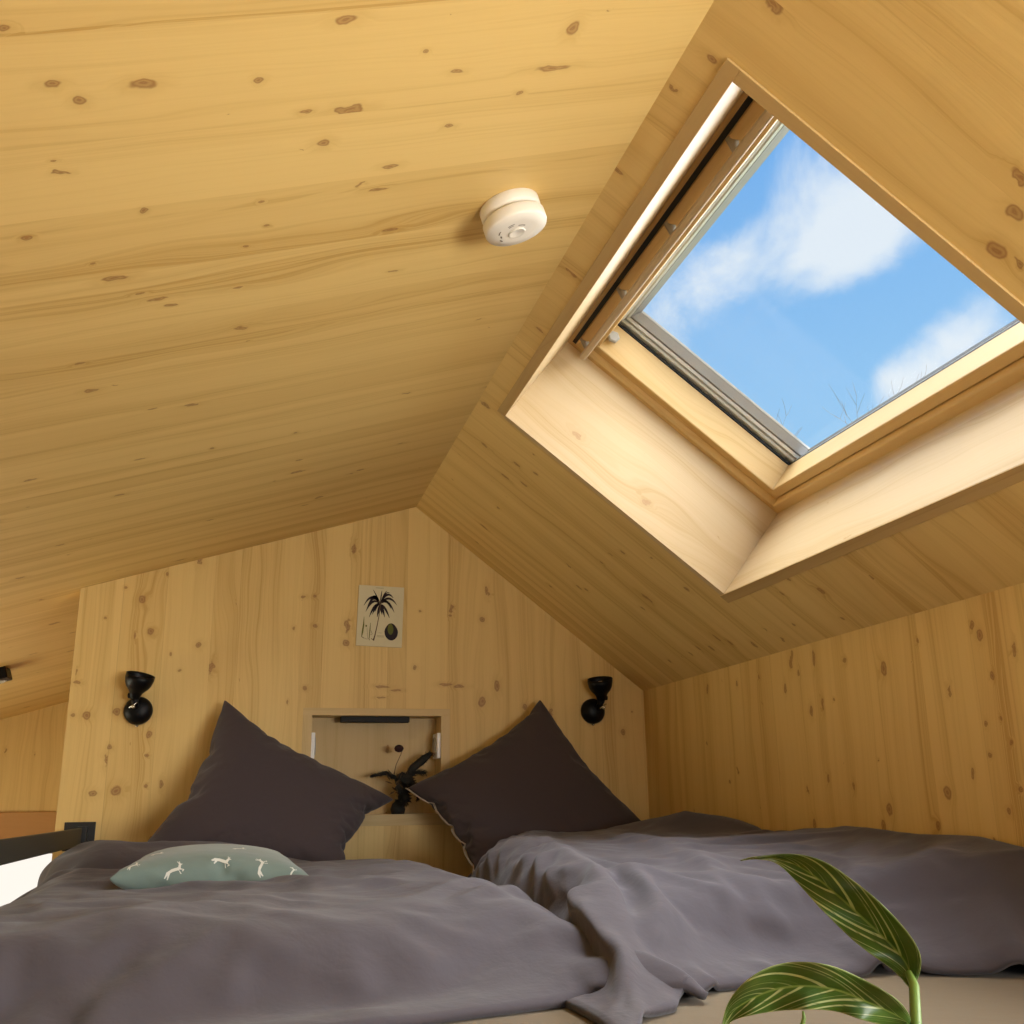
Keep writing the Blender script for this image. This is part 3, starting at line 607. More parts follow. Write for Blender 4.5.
def rbf(pts):                      # thin-plate interpolation through (x, y, z)
    P = np.array([p[:2] for p in pts]); zz = np.array([p[2] for p in pts]); n = len(P)
    def U(r2): return np.where(r2 > 1e-12, r2 * np.log(np.maximum(r2, 1e-12)), 0)
    K = U(((P[:, None] - P[None]) ** 2).sum(-1)) + np.eye(n) * 1e-3; A = np.zeros((n + 3, n + 3)); A[:n, :n] = K; A[:n, n] = 1; A[:n, n + 1:] = P; A[n, :n] = 1; A[n + 1:, :n] = P.T
    w = np.linalg.solve(A, np.concatenate([zz, [0, 0, 0]]))
    def f(x, y):
        r2 = (P[:, 0] - x) ** 2 + (P[:, 1] - y) ** 2
        return float(U(r2) @ w[:n] + w[n] + w[n + 1] * x + w[n + 2] * y)
    return f
def seg_d(p, a, b):
    ab = (b[0] - a[0], b[1] - a[1]); t_ = ((p[0] - a[0]) * ab[0] + (p[1] - a[1]) * ab[1]) / (ab[0] ** 2 + ab[1] ** 2); t_ = min(1, max(0, t_))
    return math.hypot(p[0] - a[0] - ab[0] * t_, p[1] - a[1] - ab[1] * t_), t_
def ridges(p, L):
    z = 0
    for pts, w, h in L:
        best = 9; tt = 0; n = len(pts) - 1
        for i in range(n):
            d, t_ = seg_d(p, pts[i], pts[i + 1])
            if d < best: best = d; tt = (i + t_) / n
        z += h * math.exp(-(best / w) ** 2) * math.sin(math.pi * (.08 + .84 * tt)) ** .5
    return z
def wrk(x, y, sx, sy, seed, p=1.):     # soft ridged wrinkle noise
    n = noise.noise(Vector((x * sx + seed, y * sy, seed))); return (1 - abs(n) * 2) ** 3 * p
# ------------------------------------------------------------------ cloth: real drape over a shaped form, so the folds are real geometry
def simulate(me_cloth, me_coll, grow, frames, pressure=None, grav=1., bend=.3, tens=12., fric=15., extra=None, selfc=False):
    oc = bpy.data.objects.new('tmp_cloth', me_cloth); C.objects.link(oc); ob = None
    if me_coll:
        ob = bpy.data.objects.new('tmp_form', me_coll); C.objects.link(ob); ob.modifiers.new('c', 'COLLISION')
        ob.collision.thickness_outer = .004; ob.collision.thickness_inner = .05; ob.collision.cloth_friction = fric; ob.collision.damping = .6
    m = oc.modifiers.new('cloth', 'CLOTH'); s = m.settings
    s.quality = 6; s.mass = .12; s.air_damping = 3.; s.tension_stiffness = tens; s.compression_stiffness = tens; s.shear_stiffness = tens * .5; s.bending_stiffness = bend
    s.tension_damping = 8; s.compression_damping = 8; s.shear_damping = 8; s.bending_damping = .8
    s.shrink_min = -grow; s.shrink_max = -grow; s.effector_weights.gravity = grav
    if pressure is not None:
        s.use_pressure = True; s.uniform_pressure_force = pressure
    m.collision_settings.use_collision = me_coll is not None; m.collision_settings.distance_min = .004; m.collision_settings.collision_quality = 3
    m.collision_settings.use_self_collision = selfc
    if selfc: m.collision_settings.self_distance_min = .004
    S.frame_start = 1; S.frame_end = frames + 1; m.point_cache.frame_start = 1; m.point_cache.frame_end = frames + 1
    for f in range(1, frames + 1): S.frame_set(f)
    dg = bpy.context.evaluated_depsgraph_get(); ev = oc.evaluated_get(dg); em = ev.to_mesh()
    co_ = np.empty(len(em.vertices) * 3, 'f'); em.vertices.foreach_get('co', co_); ev.to_mesh_clear()
    bpy.data.objects.remove(oc)
    if ob: bpy.data.objects.remove(ob)
    S.frame_set(1)
    return co_.reshape(-1, 3)
def grid(nx, ny, fn):
    V = [fn(i / nx, j / ny) for j in range(ny + 1) for i in range(nx + 1)]
    Fc = [(j * (nx + 1) + i, j * (nx + 1) + i + 1, (j + 1) * (nx + 1) + i + 1, (j + 1) * (nx + 1) + i) for j in range(ny) for i in range(nx)]
    return V, Fc
def lap(co_, nx, ny, it=1, k=.4):
    g = co_.reshape(ny + 1, nx + 1, 3).copy()
    for _ in range(it):
        a = g.copy(); a[1:-1, 1:-1] = g[1:-1, 1:-1] * (1 - k) + k * .25 * (g[:-2, 1:-1] + g[2:, 1:-1] + g[1:-1, :-2] + g[1:-1, 2:]); g = a
    return g.reshape(-1, 3)
import time as _t
def duvet(name, label, xl, xr, yf, yb, top, rid, nx, ny, grow, left_drop=False, rr=.15, seed=0.):
    def zt(x, y, u, v):
        d = min(y - yf(x), yb(x) - y) if not False else 0
        dl = x - xl(y); dr = xr(y) - x
        dd = min(d, dr if left_drop else min(dl, dr) if not RIGHTWALL.get(name) else dl)
        r_ = rr if left_drop else .12 - .07 * smooth(.6, 1.2, x); t_ = min(1, max(0, dd / r_)); pr_ = math.sqrt(max(0, 1 - (1 - t_) ** 2))
        zz = top(x, y) + ridges((x, y), rid) * min(1, t_ * 1.5)
        zz += .010 * wrk(x, y, 3.1, 4.2, seed) * t_ + .007 * wrk(x + y * .5, y - x * .4, 7, 5, seed + 9) * t_
        z = ms_top + .012 + (zz - ms_top - .012) * pr_
        if left_drop and x < -.33: z -= min(.185, ((-.33 - x) / .12) ** 2 * .072)
        return z
    def P(u, v):
        y0 = .5 * (yf(0) + yf(0)); x = None; yy = yf(xl(1.6) + (xr(1.6) - xl(1.6)) * u) * (1 - v) + yb(.5) * v
        x = xl(yy) + (xr(yy) - xl(yy)) * u
        return (x, yy, zt(x, yy, u, v))
    V, Fc = grid(nx, ny, P)
    V2 = [(a, b, c + .006) for a, b, c in V]
    me = bpy.data.meshes.new('a'); me.from_pydata(V2, [], Fc)
    cm = bpy.data.meshes.new('b'); V3, F3 = grid(60, 70, P)
    xs = [p[0] for p in V3]; mx = (min(xs) + max(xs)) / 2
    # the form continues as the mattress plane around the duvet
    cm.from_pydata(V3 + [(-2 if left_drop else -.9, .5, ms_top + .003), (2, .5, ms_top + .003), (2, 3.6, ms_top + .003), (-.9, 3.6, ms_top + .003)] if not left_drop else V3 + [(-.5, .5, ms_top + .003), (2, .5, ms_top + .003), (2, 3.6, ms_top + .003), (-.5, 3.6, ms_top + .003)], [], F3 + [tuple(len(V3) + k for k in range(4))])
    t0 = _t.time()
    co_ = simulate(me, cm, grow, NFR, grav=1., bend=BEND) if SIM else np.array(V2)
    print('SIM', name, _t.time() - t0)
    co_ = lap(co_, nx, ny, 1, .3)
    me = bpy.data.meshes.new(name); me.from_pydata(co_.tolist(), [], Fc); me.materials.append(M_duvet); me.shade_smooth()
    o = link(bpy.data.objects.new(name, me)); 
    sb = o.modifiers.new('s', 'SUBSURF'); sb.levels = 1; sb.render_levels = 1
    so = o.modifiers.new('t', 'SOLIDIFY'); so.thickness = .010; so.offset = -1
    dg = bpy.context.evaluated_depsgraph_get(); m2 = bpy.data.meshes.new_from_object(o.evaluated_get(dg)); o.modifiers.clear(); o.data = m2
    return o
RIGHTWALL = {'right': 1}
SIM = True; GROW = .15; NFR = 28; BEND = 16.
def lin(pts):
    xs = [p[0] for p in pts]; ys = [p[1] for p in pts]
    return lambda t_: float(np.interp(t_, xs, ys))
def pt(px, py, z):
    r = ray(px, py); q = r * (z / r.z); return (q.x, q.y)
topL = rbf([(.53, 1.52, -.185), (.52, 1.7, -.165), (.52, 1.95, -.15), (.5, 2.31, -.139), (.45, 3.0, -.168), (.15, 3.05, -.168), (-.2, 3.05, -.148), (-.4, 3.0, -.135), (.2, 2.5, -.150), (-.2, 2.5, -.155),
            (.1, 1.75, -.165), (-.3, 1.75, -.165), (.35, 1.7, -.165), (-.42, 2.3, -.165), (-.45, 1.7, -.17), (.3, 2.1, -.155), (0, 2.1, -.16)])
topR = rbf([(.52, 1.38, -.215), (.62, 1.6, -.17), (.9, 1.80, -.150), (1.1, 1.8, -.14), (1.3, 1.7, -.090), (1.3, 1.95, -.092), (1.3, 2.4, -.095), (1.3, 2.8, -.085), (.64, 2.5, -.105), (.8, 2.7, -.112), (1.1, 2.8, -.10), (.58, 2.0, -.14), (.8, 2.1, -.125), (1.0, 2.0, -.12), (1.0, 2.4, -.11), (.75, 1.75, -.15)])
def pp(z, *q): return [pt(x, y, z) for x, y in q]
ridL = [(pp(-.165, (330, 950), (470, 940), (600, 925)), .04, .010), (pp(-.165, (120, 960), (260, 935), (400, 950)), .05, .014),
        (pp(-.165, (0, 945), (160, 925), (330, 930)), .05, .010), ([(-.42, 2.86), (-.3, 2.83), (-.05, 2.92), (.05, 3.0)], .09, .032), ([(-.44, 2.70), (-.25, 2.66), (-.0, 2.72)], .035, -.018),
        (pp(-.2, (150, 990), (260, 985), (420, 1000)), .03, -.02), (pp(-.22, (60, 1000), (110, 985), (190, 1005), (300, 1008)), .022, -.028),
        (pp(-.18, (606, 944), (560, 915), (500, 905), (430, 915)), .022, .014), (pp(-.18, (606, 946), (560, 930), (500, 930), (450, 945)), .018, -.014), (pp(-.19, (606, 950), (560, 948), (510, 955), (450, 970)), .020, .014),
        (pp(-.2, (606, 955), (540, 968), (470, 985)), .016, -.012), (pp(-.155, (250, 880), (330, 893), (420, 885)), .03, .008), (pp(-.15, (330, 905), (400, 915), (470, 900)), .028, -.009),
        (pp(-.15, (60, 905), (150, 900), (260, 905)), .03, .008), (pp(-.15, (80, 925), (200, 915), (300, 915)), .025, -.008)]
ridR = [(pp(-.125, (545, 862), (600, 880), (640, 905), (668, 930), (690, 965)), .030, .034), (pp(-.125, (560, 856), (610, 868), (650, 885), (672, 915), (664, 935)), .024, -.026),
        (pp(-.105, (560, 872), (620, 873), (680, 868), (740, 885)), .028, .014), (pp(-.10, (600, 838), (700, 852), (790, 872)), .035, .012),
        (pp(-.12, (690, 880), (760, 905), (850, 915)), .035, .012), (pp(-.13, (700, 905), (760, 925), (840, 935)), .022, -.014),
        ([(1.29, 2.62), (1.2, 2.75), (1.08, 2.86)], .06, .045), ([(1.29, 2.40), (1.15, 2.50), (.98, 2.62)], .03, -.022), ([(1.3, 2.1), (1.15, 2.2), (.95, 2.25)], .04, .014),
        (pp(-.17, (620, 985), (612, 930), (590, 890)), .028, .020), (pp(-.18, (640, 985), (636, 940), (622, 905)), .018, -.020), (pp(-.2, (665, 985), (668, 960), (655, 930)), .018, .012),
        (pp(-.14, (860, 935), (930, 905), (1010, 900)), .03, .016), (pp(-.13, (880, 905), (940, 890), (1015, 880)), .02, -.012),
        (pp(-.18, (720, 950), (740, 925), (730, 900)), .018, -.016), (pp(-.18, (755, 955), (770, 930), (765, 908)), .018, .012), (pp(-.18, (800, 955), (815, 925), (840, 900)), .02, -.014)]
for k, (a_, b_) in enumerate([((474, 866), (512, 846)), ((484, 872), (528, 846)), ((497, 879), (548, 852)), ((512, 887), (566, 858)), ((528, 894), (584, 866)), ((545, 902), (600, 876)), ((565, 912), (612, 890))]):
    m_ = ((a_[0] + b_[0]) / 2 - 8, (a_[1] + b_[1]) / 2 - 3); ridR.append((pp(-.135, a_, m_, b_), .013, -.016 if k % 2 else .012)); ridR.append((pp(-.135, (a_[0] + 6, a_[1] + 3), (m_[0] + 7, m_[1] + 3), (b_[0] + 8, b_[1] + 4)), .012, .012))
ridL = [(a, b, c * 1.6) for a, b, c in ridL]
dL = duvet('left', '', lin([(1, -.60), (4, -.60)]), lin([(1.4, .555), (2.0, .52), (2.4, .50), (3.1, .46)]), lin([(-.6, 1.42), (.16, 1.48), (.42, 1.57), (.53, 1.50)]), lin([(0, 3.12), (1, 3.12)]), topL, ridL, 100, 130, GROW, True, .13, 3.)
dR = duvet('right', '', lin([(1.2, .445), (1.3, .472), (1.48, .522), (2.0, .512), (2.5, .545), (2.8, .63), (3.1, .75)]), lin([(1, 1.312), (4, 1.312)]), lin([(.43, 1.22), (.5, 1.29), (.55, 1.42), (.60, 1.53), (.70, 1.60), (1., 1.65), (1.2, 1.58), (1.32, 1.47)]), lin([(0, 3.14), (1, 3.14)]), topR, ridR, 96, 130, GROW, False, .14, 11.)
for o, sx, lab in ((dL, -1, 'rumpled taupe duvet on the left half of the bed, cushion lying on it'), (dR, 1, 'rumpled taupe duvet on the right half of the bed against the side wall')):
    o.name = 'duvet'; tag(o, lab, 'duvet', 'duvets on the bed')
# clamp the right duvet inside the wall
for v in dR.data.vertices:
    if v.co.x > XR - .006: v.co.x = XR - .006
for o in (dL, dR):
    for v in o.data.vertices:
        if v.co.z < ms_top + .002 and v.co.x > XP + .05: v.co.z = ms_top + .002
        if v.co.y > YB - .01: v.co.y = YB - .01
# label sewn to the right duvet
a = Vector((*pt(676, 1000, -.262), -.258)); b_ = Vector((*pt(694, 995, -.262), -.258)); d = (b_ - a).normalized(); up = Vector((-d.y, d.x, 0)) * .0 + Z
bm = bmesh.new(); nrm = d.cross(Vector((0, .35, 1)).normalized()).normalized(); frame_box(bm, a, d, nrm, Vector((0, .35, 1)).normalized(), 0, (b_ - a).length, -.001, .0, 0, .011)
lb = from_bm('brand_tab', bm, plain('black_woven_label', (.012, .012, .014), .8), dR); lb['label'] = 'small black woven tab'
bm = bmesh.new(); w_ = (b_ - a).length
for k in range(7): frame_box(bm, a, d, nrm, Vector((0, .35, 1)).normalized(), w_ * (.14 + k * .105), w_ * (.14 + k * .105 + .07), .0, .0004 * (1 if nrm.y > 0 else 1), .004, .0075)
lt = from_bm('tab_lettering', bm, M_white, lb)
# ------------------------------------------------------------------ pillows (inflated cloth, then laid into their corners)
def pillow_sim(n, press, grow, seed, frames=26):
    V = []; idx = {}
    def vid(i, j, s):
        if i in (0, n) or j in (0, n): s = 0
        k = (i, j, s)
        if k not in idx:
            u, v = i / n * 2 - 1, j / n * 2 - 1
            z = s * (.10 * (1 - u * u) ** .6 * (1 - v * v) ** .6 + .01) if s else 0
            z += .012 * noise.noise(Vector((u * 2 + seed, v * 2, s))) * (1 - u * u) * (1 - v * v)
            idx[k] = len(V); V.append((u * .4, v * .4, z))
        return idx[k]
    Fc = []
    for s in (1, -1):
        for i in range(n):
            for j in range(n):
                q = (vid(i, j, s), vid(i + 1, j, s), vid(i + 1, j + 1, s), vid(i, j + 1, s)); Fc.append(q if s > 0 else q[::-1])
    me = bpy.data.meshes.new('p'); me.from_pydata(V, [], Fc)
    t0 = _t.time(); co_ = simulate(me, None, grow, frames, pressure=press, grav=0., bend=.15, tens=8.) if SIM else np.array(V)
    print('PIL', _t.time() - t0)
    return co_, Fc, np.array(V), idx
def place_pillow(sim, name, corners, thick, mat, label, cat, n, group=None, sag=None):
    co_, Fc, V0, idx = sim; co_ = co_ - co_.mean(0)
    cc = [co_[idx[(i, j, 0)]] for i, j in ((0, n), (n, n), (n, 0), (0, 0))]     # TL TR BR BL
    # normalise so that the simulated corners land in the unit square (inverse bilinear by least squares)
    A = np.array([[c[0], c[1], c[0] * c[1], 1] for c in cc]); B = np.array([[0, 1], [1, 1], [1, 0], [0, 0]]); K = np.linalg.lstsq(A, B, rcond=None)[0]
    W = [Vector(c) for c in corners]; nn = (W[1] - W[3]).cross(W[0] - W[2]).normalized(); ce = sum(W, Vector()) / 4
    if nn.dot(-ce) < 0: nn = -nn
    zmax = abs(co_[:, 2]).max()
    out = []
    for p in co_:
        u, v = np.array([p[0], p[1], p[0] * p[1], 1]) @ K
        q = (W[0] * (1 - u) + W[1] * u) * v + (W[3] * (1 - u) + W[2] * u) * (1 - v)
        q = q + nn * float(p[2] / zmax * thick)
        if sag: q = sag(q, u, v)
        out.append(q)
    me = bpy.data.meshes.new(name); me.from_pydata([tuple(q) for q in out], [], Fc)
    bm = bmesh.new(); bm.from_mesh(me); bmesh.ops.recalc_face_normals(bm, faces=bm.faces); bm.to_mesh(me); bm.free()
    me.materials.append(mat); me.shade_smooth(); o = link(bpy.data.objects.new(name, me)); sb = o.modifiers.new('s', 'SUBSURF'); sb.levels = 1; sb.render_levels = 1
    dg = bpy.context.evaluated_depsgraph_get(); m2 = bpy.data.meshes.new_from_object(o.evaluated_get(dg)); o.modifiers.clear(); o.data = m2
    tag(o, label, cat, group); o['_c'] = 0; del o['_c']
    return o, out, idx
NP = 56
simA = pillow_sim(NP, 2.2, -.10, 1.7)
simB = pillow_sim(NP, 2.0, -.02, 8.2)
def wallclamp(q, u, v):
    if q.y > YB - .004: q.y = YB - .004 
    return q
LP = [atY(224, 698, 3.24), atY(395, 800, 3.20), atY(346, 870, 2.97), atY(112, 886, 3.0)]
RP = [atY(407, 788, 3.19), atY(540, 698, 3.24), atY(682, 858, 3.10), atY(474, 878, 2.96)]
pL, oL, iL = place_pillow(simA, 'pillow', LP, .085, M_pillow, 'shade-tinted taupe pillow standing on its corner left of the recess', 'pillow', NP, 'dark pillows leaning on the headboard wall', wallclamp)
pR, oR, iR = place_pillow(simB, 'pillow', RP, .085, M_pillow, 'shade-tinted taupe pillow leaning right of the recess, light piping on its edge', 'pillow', NP, 'dark pillows leaning on the headboard wall', wallclamp)
for lst, pts_ in ((pR, [oR[iR[(0, j, 0)]] for j in range(NP, -1, -2)]),):
    for off in (0, .004):
        bm = bmesh.new(); tube(bm, [p + Vector((-.002 - off, -.003 - off * .6, 0)) for p in pts_], .0012, 6); pp = from_bm('piping', bm, M_piping, lst, True); pp['label'] = 'light grey zip edge piping'
# sage cushion with white deer
CU = [atY(120, 870, 2.42) + Z * .0, atY(300, 862, 2.60), atY(310, 880, 2.22), atY(118, 884, 2.14)]
zc = -.118
CU = [Vector((-.22, 2.50, -.128)), Vector((.13, 2.54, -.135)), Vector((.16, 2.16, -.150)), Vector((-.235, 2.12, -.128))]
M_sage = fabric('sage_velvet', (.155, .205, .18), .3, .5)
simC = pillow_sim(32, 2.4, -.05, 5.1, 20)
cu, oC, iC = place_pillow(simC, 'cushion', CU, .058, M_sage, 'small sage green cushion with white leaping deer lying on the left duvet', 'cushion', 32)
dg = bpy.context.evaluated_depsgraph_get(); tree = BVHTree.FromObject(cu, dg)
M_deer = plain('white_print', (.62, .62, .55), .9)
deer = [[(-.9, .1), (-.3, .25), (.35, .22), (.55, .55), (.75, .6), (.95, .5), (.8, .42), (.7, .35), (.6, .05), (.4, -.05), (-.3, -.02), (-.75, -.1)], [(-.9, .1), (-.75, -.1), (-1.1, -.35), (-1.2, -.3), (-1., -.05)], [(-.75, .05), (-.5, -.05), (-.85, -.55), (-.95, -.52)],
        [(.35, 0), (.55, .08), (.95, -.15), (.75, -.3), (.7, -.2), (.8, -.12)], [(.3, .05), (.42, -.08), (.62, -.45), (.5, -.42)], [(.55, .52), (.65, .6), (.5, .95), (.42, .92), (.53, .8)], [(.62, .56), (.7, .6), (.72, .95), (.64, .9)]]
for (px, py, sc, ro) in [(175, 871, .018, .3), (222, 862, .018, -.25), (262, 866, .019, 1.2), (158, 854, .012, .2), (293, 872, .012, 1.), (240, 849, .014, .2), (134, 866, .012, .5)]:
    d0 = M @ Vector((px - 512, 512 - py, -F)); h = tree.ray_cast(Vector((0, 0, 0)), d0.normalized())
    if h[0] is None: continue
    P0, N0 = h[0], h[1]; a_ = (X - N0 * X.dot(N0)).normalized(); b_ = N0.cross(a_); bm = bmesh.new()
    for poly in deer:
        vs = []
        for (u, v) in poly:
            u2, v2 = u * math.cos(ro) - v * math.sin(ro), u * math.sin(ro) + v * math.cos(ro)
            vs.append(bm.verts.new(P0 + (a_ * u2 + b_ * v2 * 1.3) * sc))
        bm.faces.new(vs)
    bmesh.ops.triangulate(bm, faces=bm.faces); bmesh.ops.subdivide_edges(bm, edges=bm.edges, cuts=2)
    for v in bm.verts:
        nr = tree.find_nearest(v.co); v.co = nr[0] + nr[1] * .0006
    from_bm('deer_print', bm, M_deer, cu)
# ------------------------------------------------------------------ plant in the foreground
t = NT('striped_leaf'); uv = t.n('ShaderNodeUVMap', uv_map='UVMap').outputs[0]; sp = t.n('ShaderNodeSeparateXYZ'); t.l(uv, sp.inputs[0])
av = t.math('ABSOLUTE', sp.outputs[1])
q = t.math('SUBTRACT', sp.outputs[0], t.math('MULTIPLY', t.math('POWER', av, 1.3), .34)); q = t.math('ADD', q, t.math('MULTIPLY', t.math('SIGN', sp.outputs[1]), .02))
nz = t.n('ShaderNodeTexNoise', noise_dimensions='1D'); nz.inputs['Scale'].default_value = 22; nz.inputs['Detail'].default_value = 2.5; t.l(t.math('ADD', q, t.math('MULTIPLY', t.math('SIGN', sp.outputs[1]), 7.)), nz.inputs['W'])
st = t.rng(nz.outputs[0], .55, .68); pn = t.noise(uv, 9, 3); st = t.math('MULTIPLY', st, t.rng(pn, .2, .5)); mid = t.rng(av, .02, .07, 1., 0.); edge = t.rng(av, .90, .985)
cl = t.mix(pn, c4(.030, .085, .010), c4(.075, .16, .018)); cl = t.mix(t.math('MULTIPLY', st, .75), cl, c4(.55, .62, .30)); cl = t.mix(t.math('MULTIPLY', mid, .7), cl, c4(.24, .34, .08)); cl = t.mix(t.math('MULTIPLY', edge, .6), cl, c4(.35, .42, .16))
bs = t.bsdf(cl, .38); tlz = t.n('ShaderNodeBsdfTranslucent'); t.l(cl, tlz.inputs[0]); mxs = t.n('ShaderNodeMixShader'); mxs.inputs[0].default_value = .3; t.l(bs.outputs[0], mxs.inputs[1]); t.l(tlz.outputs[0], mxs.inputs[2]); t.l(mxs.outputs[0], t.out.inputs[0]); M_leaf = t.m
M_stem = plain('green_stem', (.13, .22, .04), .45)
PY = .60
pl = empty('potted_plant', (.40, .60, -.46), 'green potted plant with two pale-striped leaves at the bottom right corner', 'plant')
def leaf(up, lo, depth, base_d, fold, bow):
    """up, lo: the two outline edges from tip to base (photograph points unprojected to their own depth)"""
    n = 40; m = 12
    def samp(pl_, f):
        d = [0]
        for a, b in zip(pl_, pl_[1:]): d.append(d[-1] + math.dist(a, b))
        s_ = f * d[-1]; return (float(np.interp(s_, d, [p[0] for p in pl_])), float(np.interp(s_, d, [p[1] for p in pl_])))
    V, UV = [], []
    for i in range(n + 1):
        f = i / n; a = samp(up, f); b = samp(lo, f)
        yy = base_d + depth * (1 - f)
        for j in range(m + 1):
            g = j / m * 2 - 1; px, py = a[0] * (1 - (g + 1) / 2) + b[0] * (g + 1) / 2, a[1] * (1 - (g + 1) / 2) + b[1] * (g + 1) / 2
            w = math.dist(a, b) / 1010 * yy
            dep = yy + bow * math.sin(math.pi * f) + fold * w * (1 - abs(g)) + .35 * w * g + .004 * math.sin(f * 22 + g) * abs(g)
            V.append(atY(px, py, dep)); UV.append((1 - f, g))
    Fc = [(i * (m + 1) + j, i * (m + 1) + j + 1, (i + 1) * (m + 1) + j + 1, (i + 1) * (m + 1) + j) for i in range(n) for j in range(m)]
    o = mesh('leaf', V, Fc, M_leaf, None, True, UV); so = o.modifiers.new('t', 'SOLIDIFY'); so.thickness = .0007; sb = o.modifiers.new('s', 'SUBSURF'); sb.levels = 1; sb.render_levels = 1; keep(o, pl); return o
def crv(pts, k=6):
    out = []
    P = [pts[0]] + list(pts) + [pts[-1]]
    for i in range(1, len(P) - 2):
        for s in range(k):
            t_ = s / k; a, b, c, d = P[i - 1], P[i], P[i + 1], P[i + 2]
            out.append(tuple(.5 * ((2 * b[q_]) + (-a[q_] + c[q_]) * t_ + (2 * a[q_] - 5 * b[q_] + 4 * c[q_] - d[q_]) * t_ ** 2 + (-a[q_] + 3 * b[q_] - 3 * c[q_] + d[q_]) * t_ ** 3) for q_ in range(2)))
    return out + [pts[-1]]
leaf(crv([(740, 861), (765, 855), (795, 854), (825, 862), (858, 884), (890, 912), (912, 938), (921, 958), (919, 975), (914, 990)]), crv([(740, 861), (762, 859), (778, 864), (798, 884), (822, 910), (848, 936), (872, 955), (892, 970), (903, 980), (912, 990)]), .10, .58, .25, -.02)
leaf(crv([(722, 1030), (728, 1003), (745, 982), (770, 967), (800, 962), (835, 967), (870, 983), (895, 998), (908, 1012), (914, 1026)]), crv([(722, 1030), (735, 1020), (755, 1015), (785, 1011), (815, 1010), (840, 1013), (862, 1020), (885, 1026), (900, 1028), (912, 1030)]), .04, .57, .25, -.02)
st0 = atY(914, 985, .58); st1 = atY(916, 1026, .57)
pb = Vector((.40, .60, -.30))
bm = bmesh.new(); tube(bm, [atY(908, 972, .585), st0, st1, st1 + Vector((-.004, 0, -.06)), pb], [.0022, .003, .0034, .0038, .005], 10); keep(from_bm('stem', bm, M_stem, None, True), pl)
bm = bmesh.new(); tube(bm, [atY(905, 1024, .572), atY(912, 1034, .572), st1 + Vector((-.002, 0, -.03))], [.002, .003, .003], 8); keep(from_bm('leaf_stalk', bm, M_stem, None, True), pl)
bm = bmesh.new(); pw = [atY(803, 1011, .585), atY(804, 1018, .585), atY(802, 1026, .585), atY(800, 1040, .59), pb + Vector((-.01, 0, .01))]; tube(bm, pw, [.0006, .0012, .0014, .0018, .003], 8); keep(from_bm('young_shoot', bm, M_stem, None, True), pl)
bm = bmesh.new(); lathe(bm, Vector((.40, .60, -.46)), Z, [(0, 0), (.055, 0), (.06, .01), (.075, .15), (.078, .16), (.072, .16), (.068, .14), (0, .14)], 40); keep(from_bm('pot', bm, plain('terracotta', (.45, .2, .1), .8), None, True), pl)
bm = bmesh.new(); lathe(bm, Vector((.40, .60, -.46)), Z, [(.0685, .145), (.03, .15), (0, .152)], 30); keep(from_bm('soil', bm, plain('soil', (.03, .02, .012), .95), None, True), pl)
stl = empty('low_stool', (.40, .60, ZF), 'low wooden stool carrying the plant in front of the bed', 'stool')
wbox('seat', M_trimw, [(.22, .58, .44, .76, -.485, -.46)], stl, X, Y, .003)
for a_, b_ in ((.24, .46), (.53, .46), (.24, .715), (.53, .715)): wbox('leg', M_trimw, [(a_, a_ + .03, b_, b_ + .03, ZF, -.485)], stl, Z, X)
# ------------------------------------------------------------------ bare tree outside, seen through the glass
random.seed(5)
M_bark = plain('grey_bark', (.24, .20, .20), .9)
td = (M @ Vector((815 - 512, 512 - 440, -F))).normalized(); tp = td * (13 / math.hypot(td.x, td.y)); tb = Vector((tp.x + .6, tp.y + .4, -3.2))
bm = bmesh.new()
def branch(p, d, l, r, lv):
    pts = [p]; rr = [r]; n = 4
    for k in range(n):
        d = (d + Vector((random.uniform(-1, 1), random.uniform(-1, 1), random.uniform(-.3, .8))) * .16).normalized(); p = p + d * l / n; pts.append(p); rr.append(r * (1 - .5 * (k + 1) / n))
    tube(bm, pts, rr, 6 if lv < 2 else 3, False)
    if lv < 6:
        for k in range(3 if lv else 5):
            i = random.randint(2, n); a = Vector((random.uniform(-1, 1), random.uniform(-1, 1), random.uniform(.0, .9))).normalized()
            branch(pts[i], (d * .75 + a * .75).normalized(), l * random.uniform(.55, .72), max(rr[i] * .55, .0028), lv + 1)
branch(tb, Vector((0, 0, 1)), (tp.z - tb.z) * .475, .13, 0)
tr_ = from_bm('bare_tree', bm, M_bark); tag(tr_, 'bare winter tree outside, its twigs showing at the lower corner of the roof window', 'tree')
gr = mesh('ground', [(-40, -40, -3.2), (60, -40, -3.2), (60, 60, -3.2), (-40, 60, -3.2)], [(0, 1, 2, 3)], plain('grass_ground', (.12, .14, .06), .95)); struct(gr)
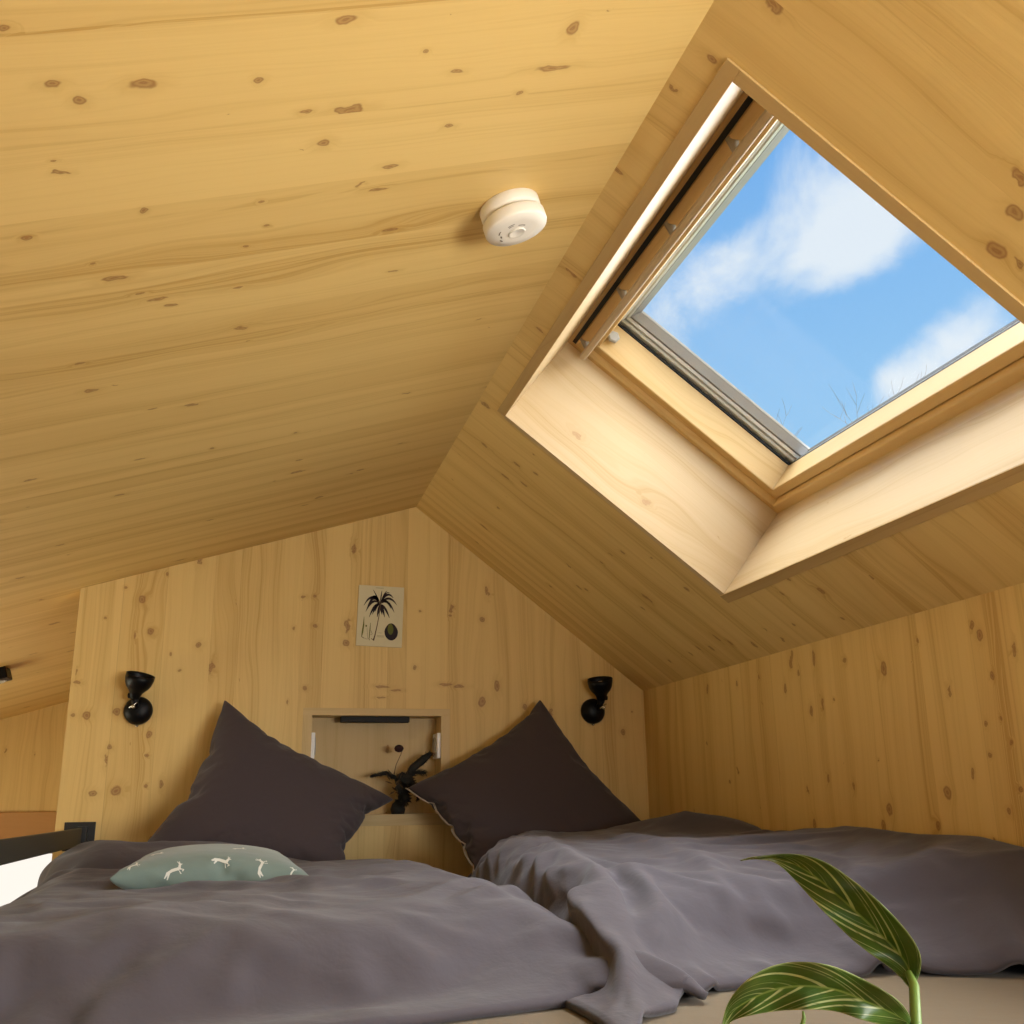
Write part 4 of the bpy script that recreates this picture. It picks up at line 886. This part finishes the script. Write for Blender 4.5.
# ------------------------------------------------------------------ sky
w = bpy.data.worlds.new('sky'); S.world = w; w.use_nodes = True; nt_ = w.node_tree; nt_.nodes.clear()
class WT(NT):
    def __init__(s): s.t = nt_
t = WT(); out = t.n('ShaderNodeOutputWorld'); tcn = t.n('ShaderNodeTexCoord').outputs['Generated']
nv = t.vec('NORMALIZE', tcn); sp = t.n('ShaderNodeSeparateXYZ'); t.l(nv, sp.inputs[0])
sky = t.mix(t.rng(sp.outputs[2], .05, .75, 0., 1.), c4(.45, .76, 1.0), c4(.16, .42, .88))
n1 = t.noise(nv, 6.5, 8, .64, .5); n2 = t.noise(nv, 9, 5, .6, .3)
blob = None
for (px, py, r, k) in [(820, 235, .13, .50), (880, 225, .08, .26), (730, 265, .07, .22), (690, 290, .08, .22), (655, 330, .09, .30), (940, 350, .075, .42), (900, 385, .05, .2), (760, 140, .08, .12), (1010, 325, .10, .14), (900, 400, .06, .2), (760, 390, .12, -.10), (905, 290, .08, -.25), (830, 330, .07, -.2), (720, 200, .06, -.2)]:
    dd = (M @ Vector((px - 512, 512 - py, -F))).normalized(); x = t.vec('DISTANCE', nv, tuple(dd)); x = t.rng(x, 0., r, k, 0.); blob = x if blob is None else t.math('ADD', blob, x)
cv = t.math('ADD', t.math('ADD', n1, blob), t.math('MULTIPLY', t.math('SUBTRACT', n2, .5), .35))
sky = t.mix(t.rng(cv, .60, 1.02, 0., .92), sky, c4(.90, .95, 1.))
low = t.rng(sp.outputs[2], -.02, .04, 0., 1.)
sky = t.mix(low, c4(.25, .27, .25), sky)
bg = t.n('ShaderNodeBackground'); t.l(sky, bg.inputs[0]); bg.inputs[1].default_value = .92; t.l(bg.outputs[0], out.inputs[0])
# ------------------------------------------------------------------ lights
def sun(name, d, e, ang, col):
    L = bpy.data.lights.new(name, 'SUN'); L.energy = e; L.angle = math.radians(ang); L.color = col; o = bpy.data.objects.new(name, L); C.objects.link(o)
    o.rotation_euler = Vector(d).to_track_quat('-Z', 'Y').to_euler(); return o
def area(name, loc, d, sx, sy, e, col, spread=180):
    L = bpy.data.lights.new(name, 'AREA'); L.shape = 'RECTANGLE'; L.size = sx; L.size_y = sy; L.energy = e; L.color = col; L.spread = math.radians(spread); o = bpy.data.objects.new(name, L); C.objects.link(o); o.location = loc
    o.rotation_euler = Vector(d).to_track_quat('-Z', 'Y').to_euler(); return o
sun('overcast_daylight', (-.80, .05, -.58), 17., 108, (1, .97, .95))
sun('zenith_daylight', (-.22, .0, -.97), 7.5, 50, (.84, .91, 1.))
area('gable_fill', ((WN[0] + WN[1]) / 2, YF - .2, (WN[2] + WN[3]) / 2), (0, 1, .1), 2.1, .6, 2.5, (1, .95, .86))  # weak fill added behind the camera
area('side_fill', (XL - .16, 3.8, -.23), (1, 0, .6), 2.7, .5, 23, (1, .90, .72), 160)  # warm fill added for the low ceiling and far wall
area('right_fill', (XR + .16, -.11, .10), (-.7, 1, .42), 1.7, .42, 26, (1, .97, .92), 110)  # fill added from the right for the left slope and headboard wall
S.view_settings.view_transform = 'Standard'; S.view_settings.look = 'None'; S.view_settings.exposure = .12; S.view_settings.gamma = 1.; S.view_settings.use_curve_mapping = False
try:
    S.cycles.max_bounces = 10; S.cycles.diffuse_bounces = 6; S.cycles.transparent_max_bounces = 12
except Exception: pass
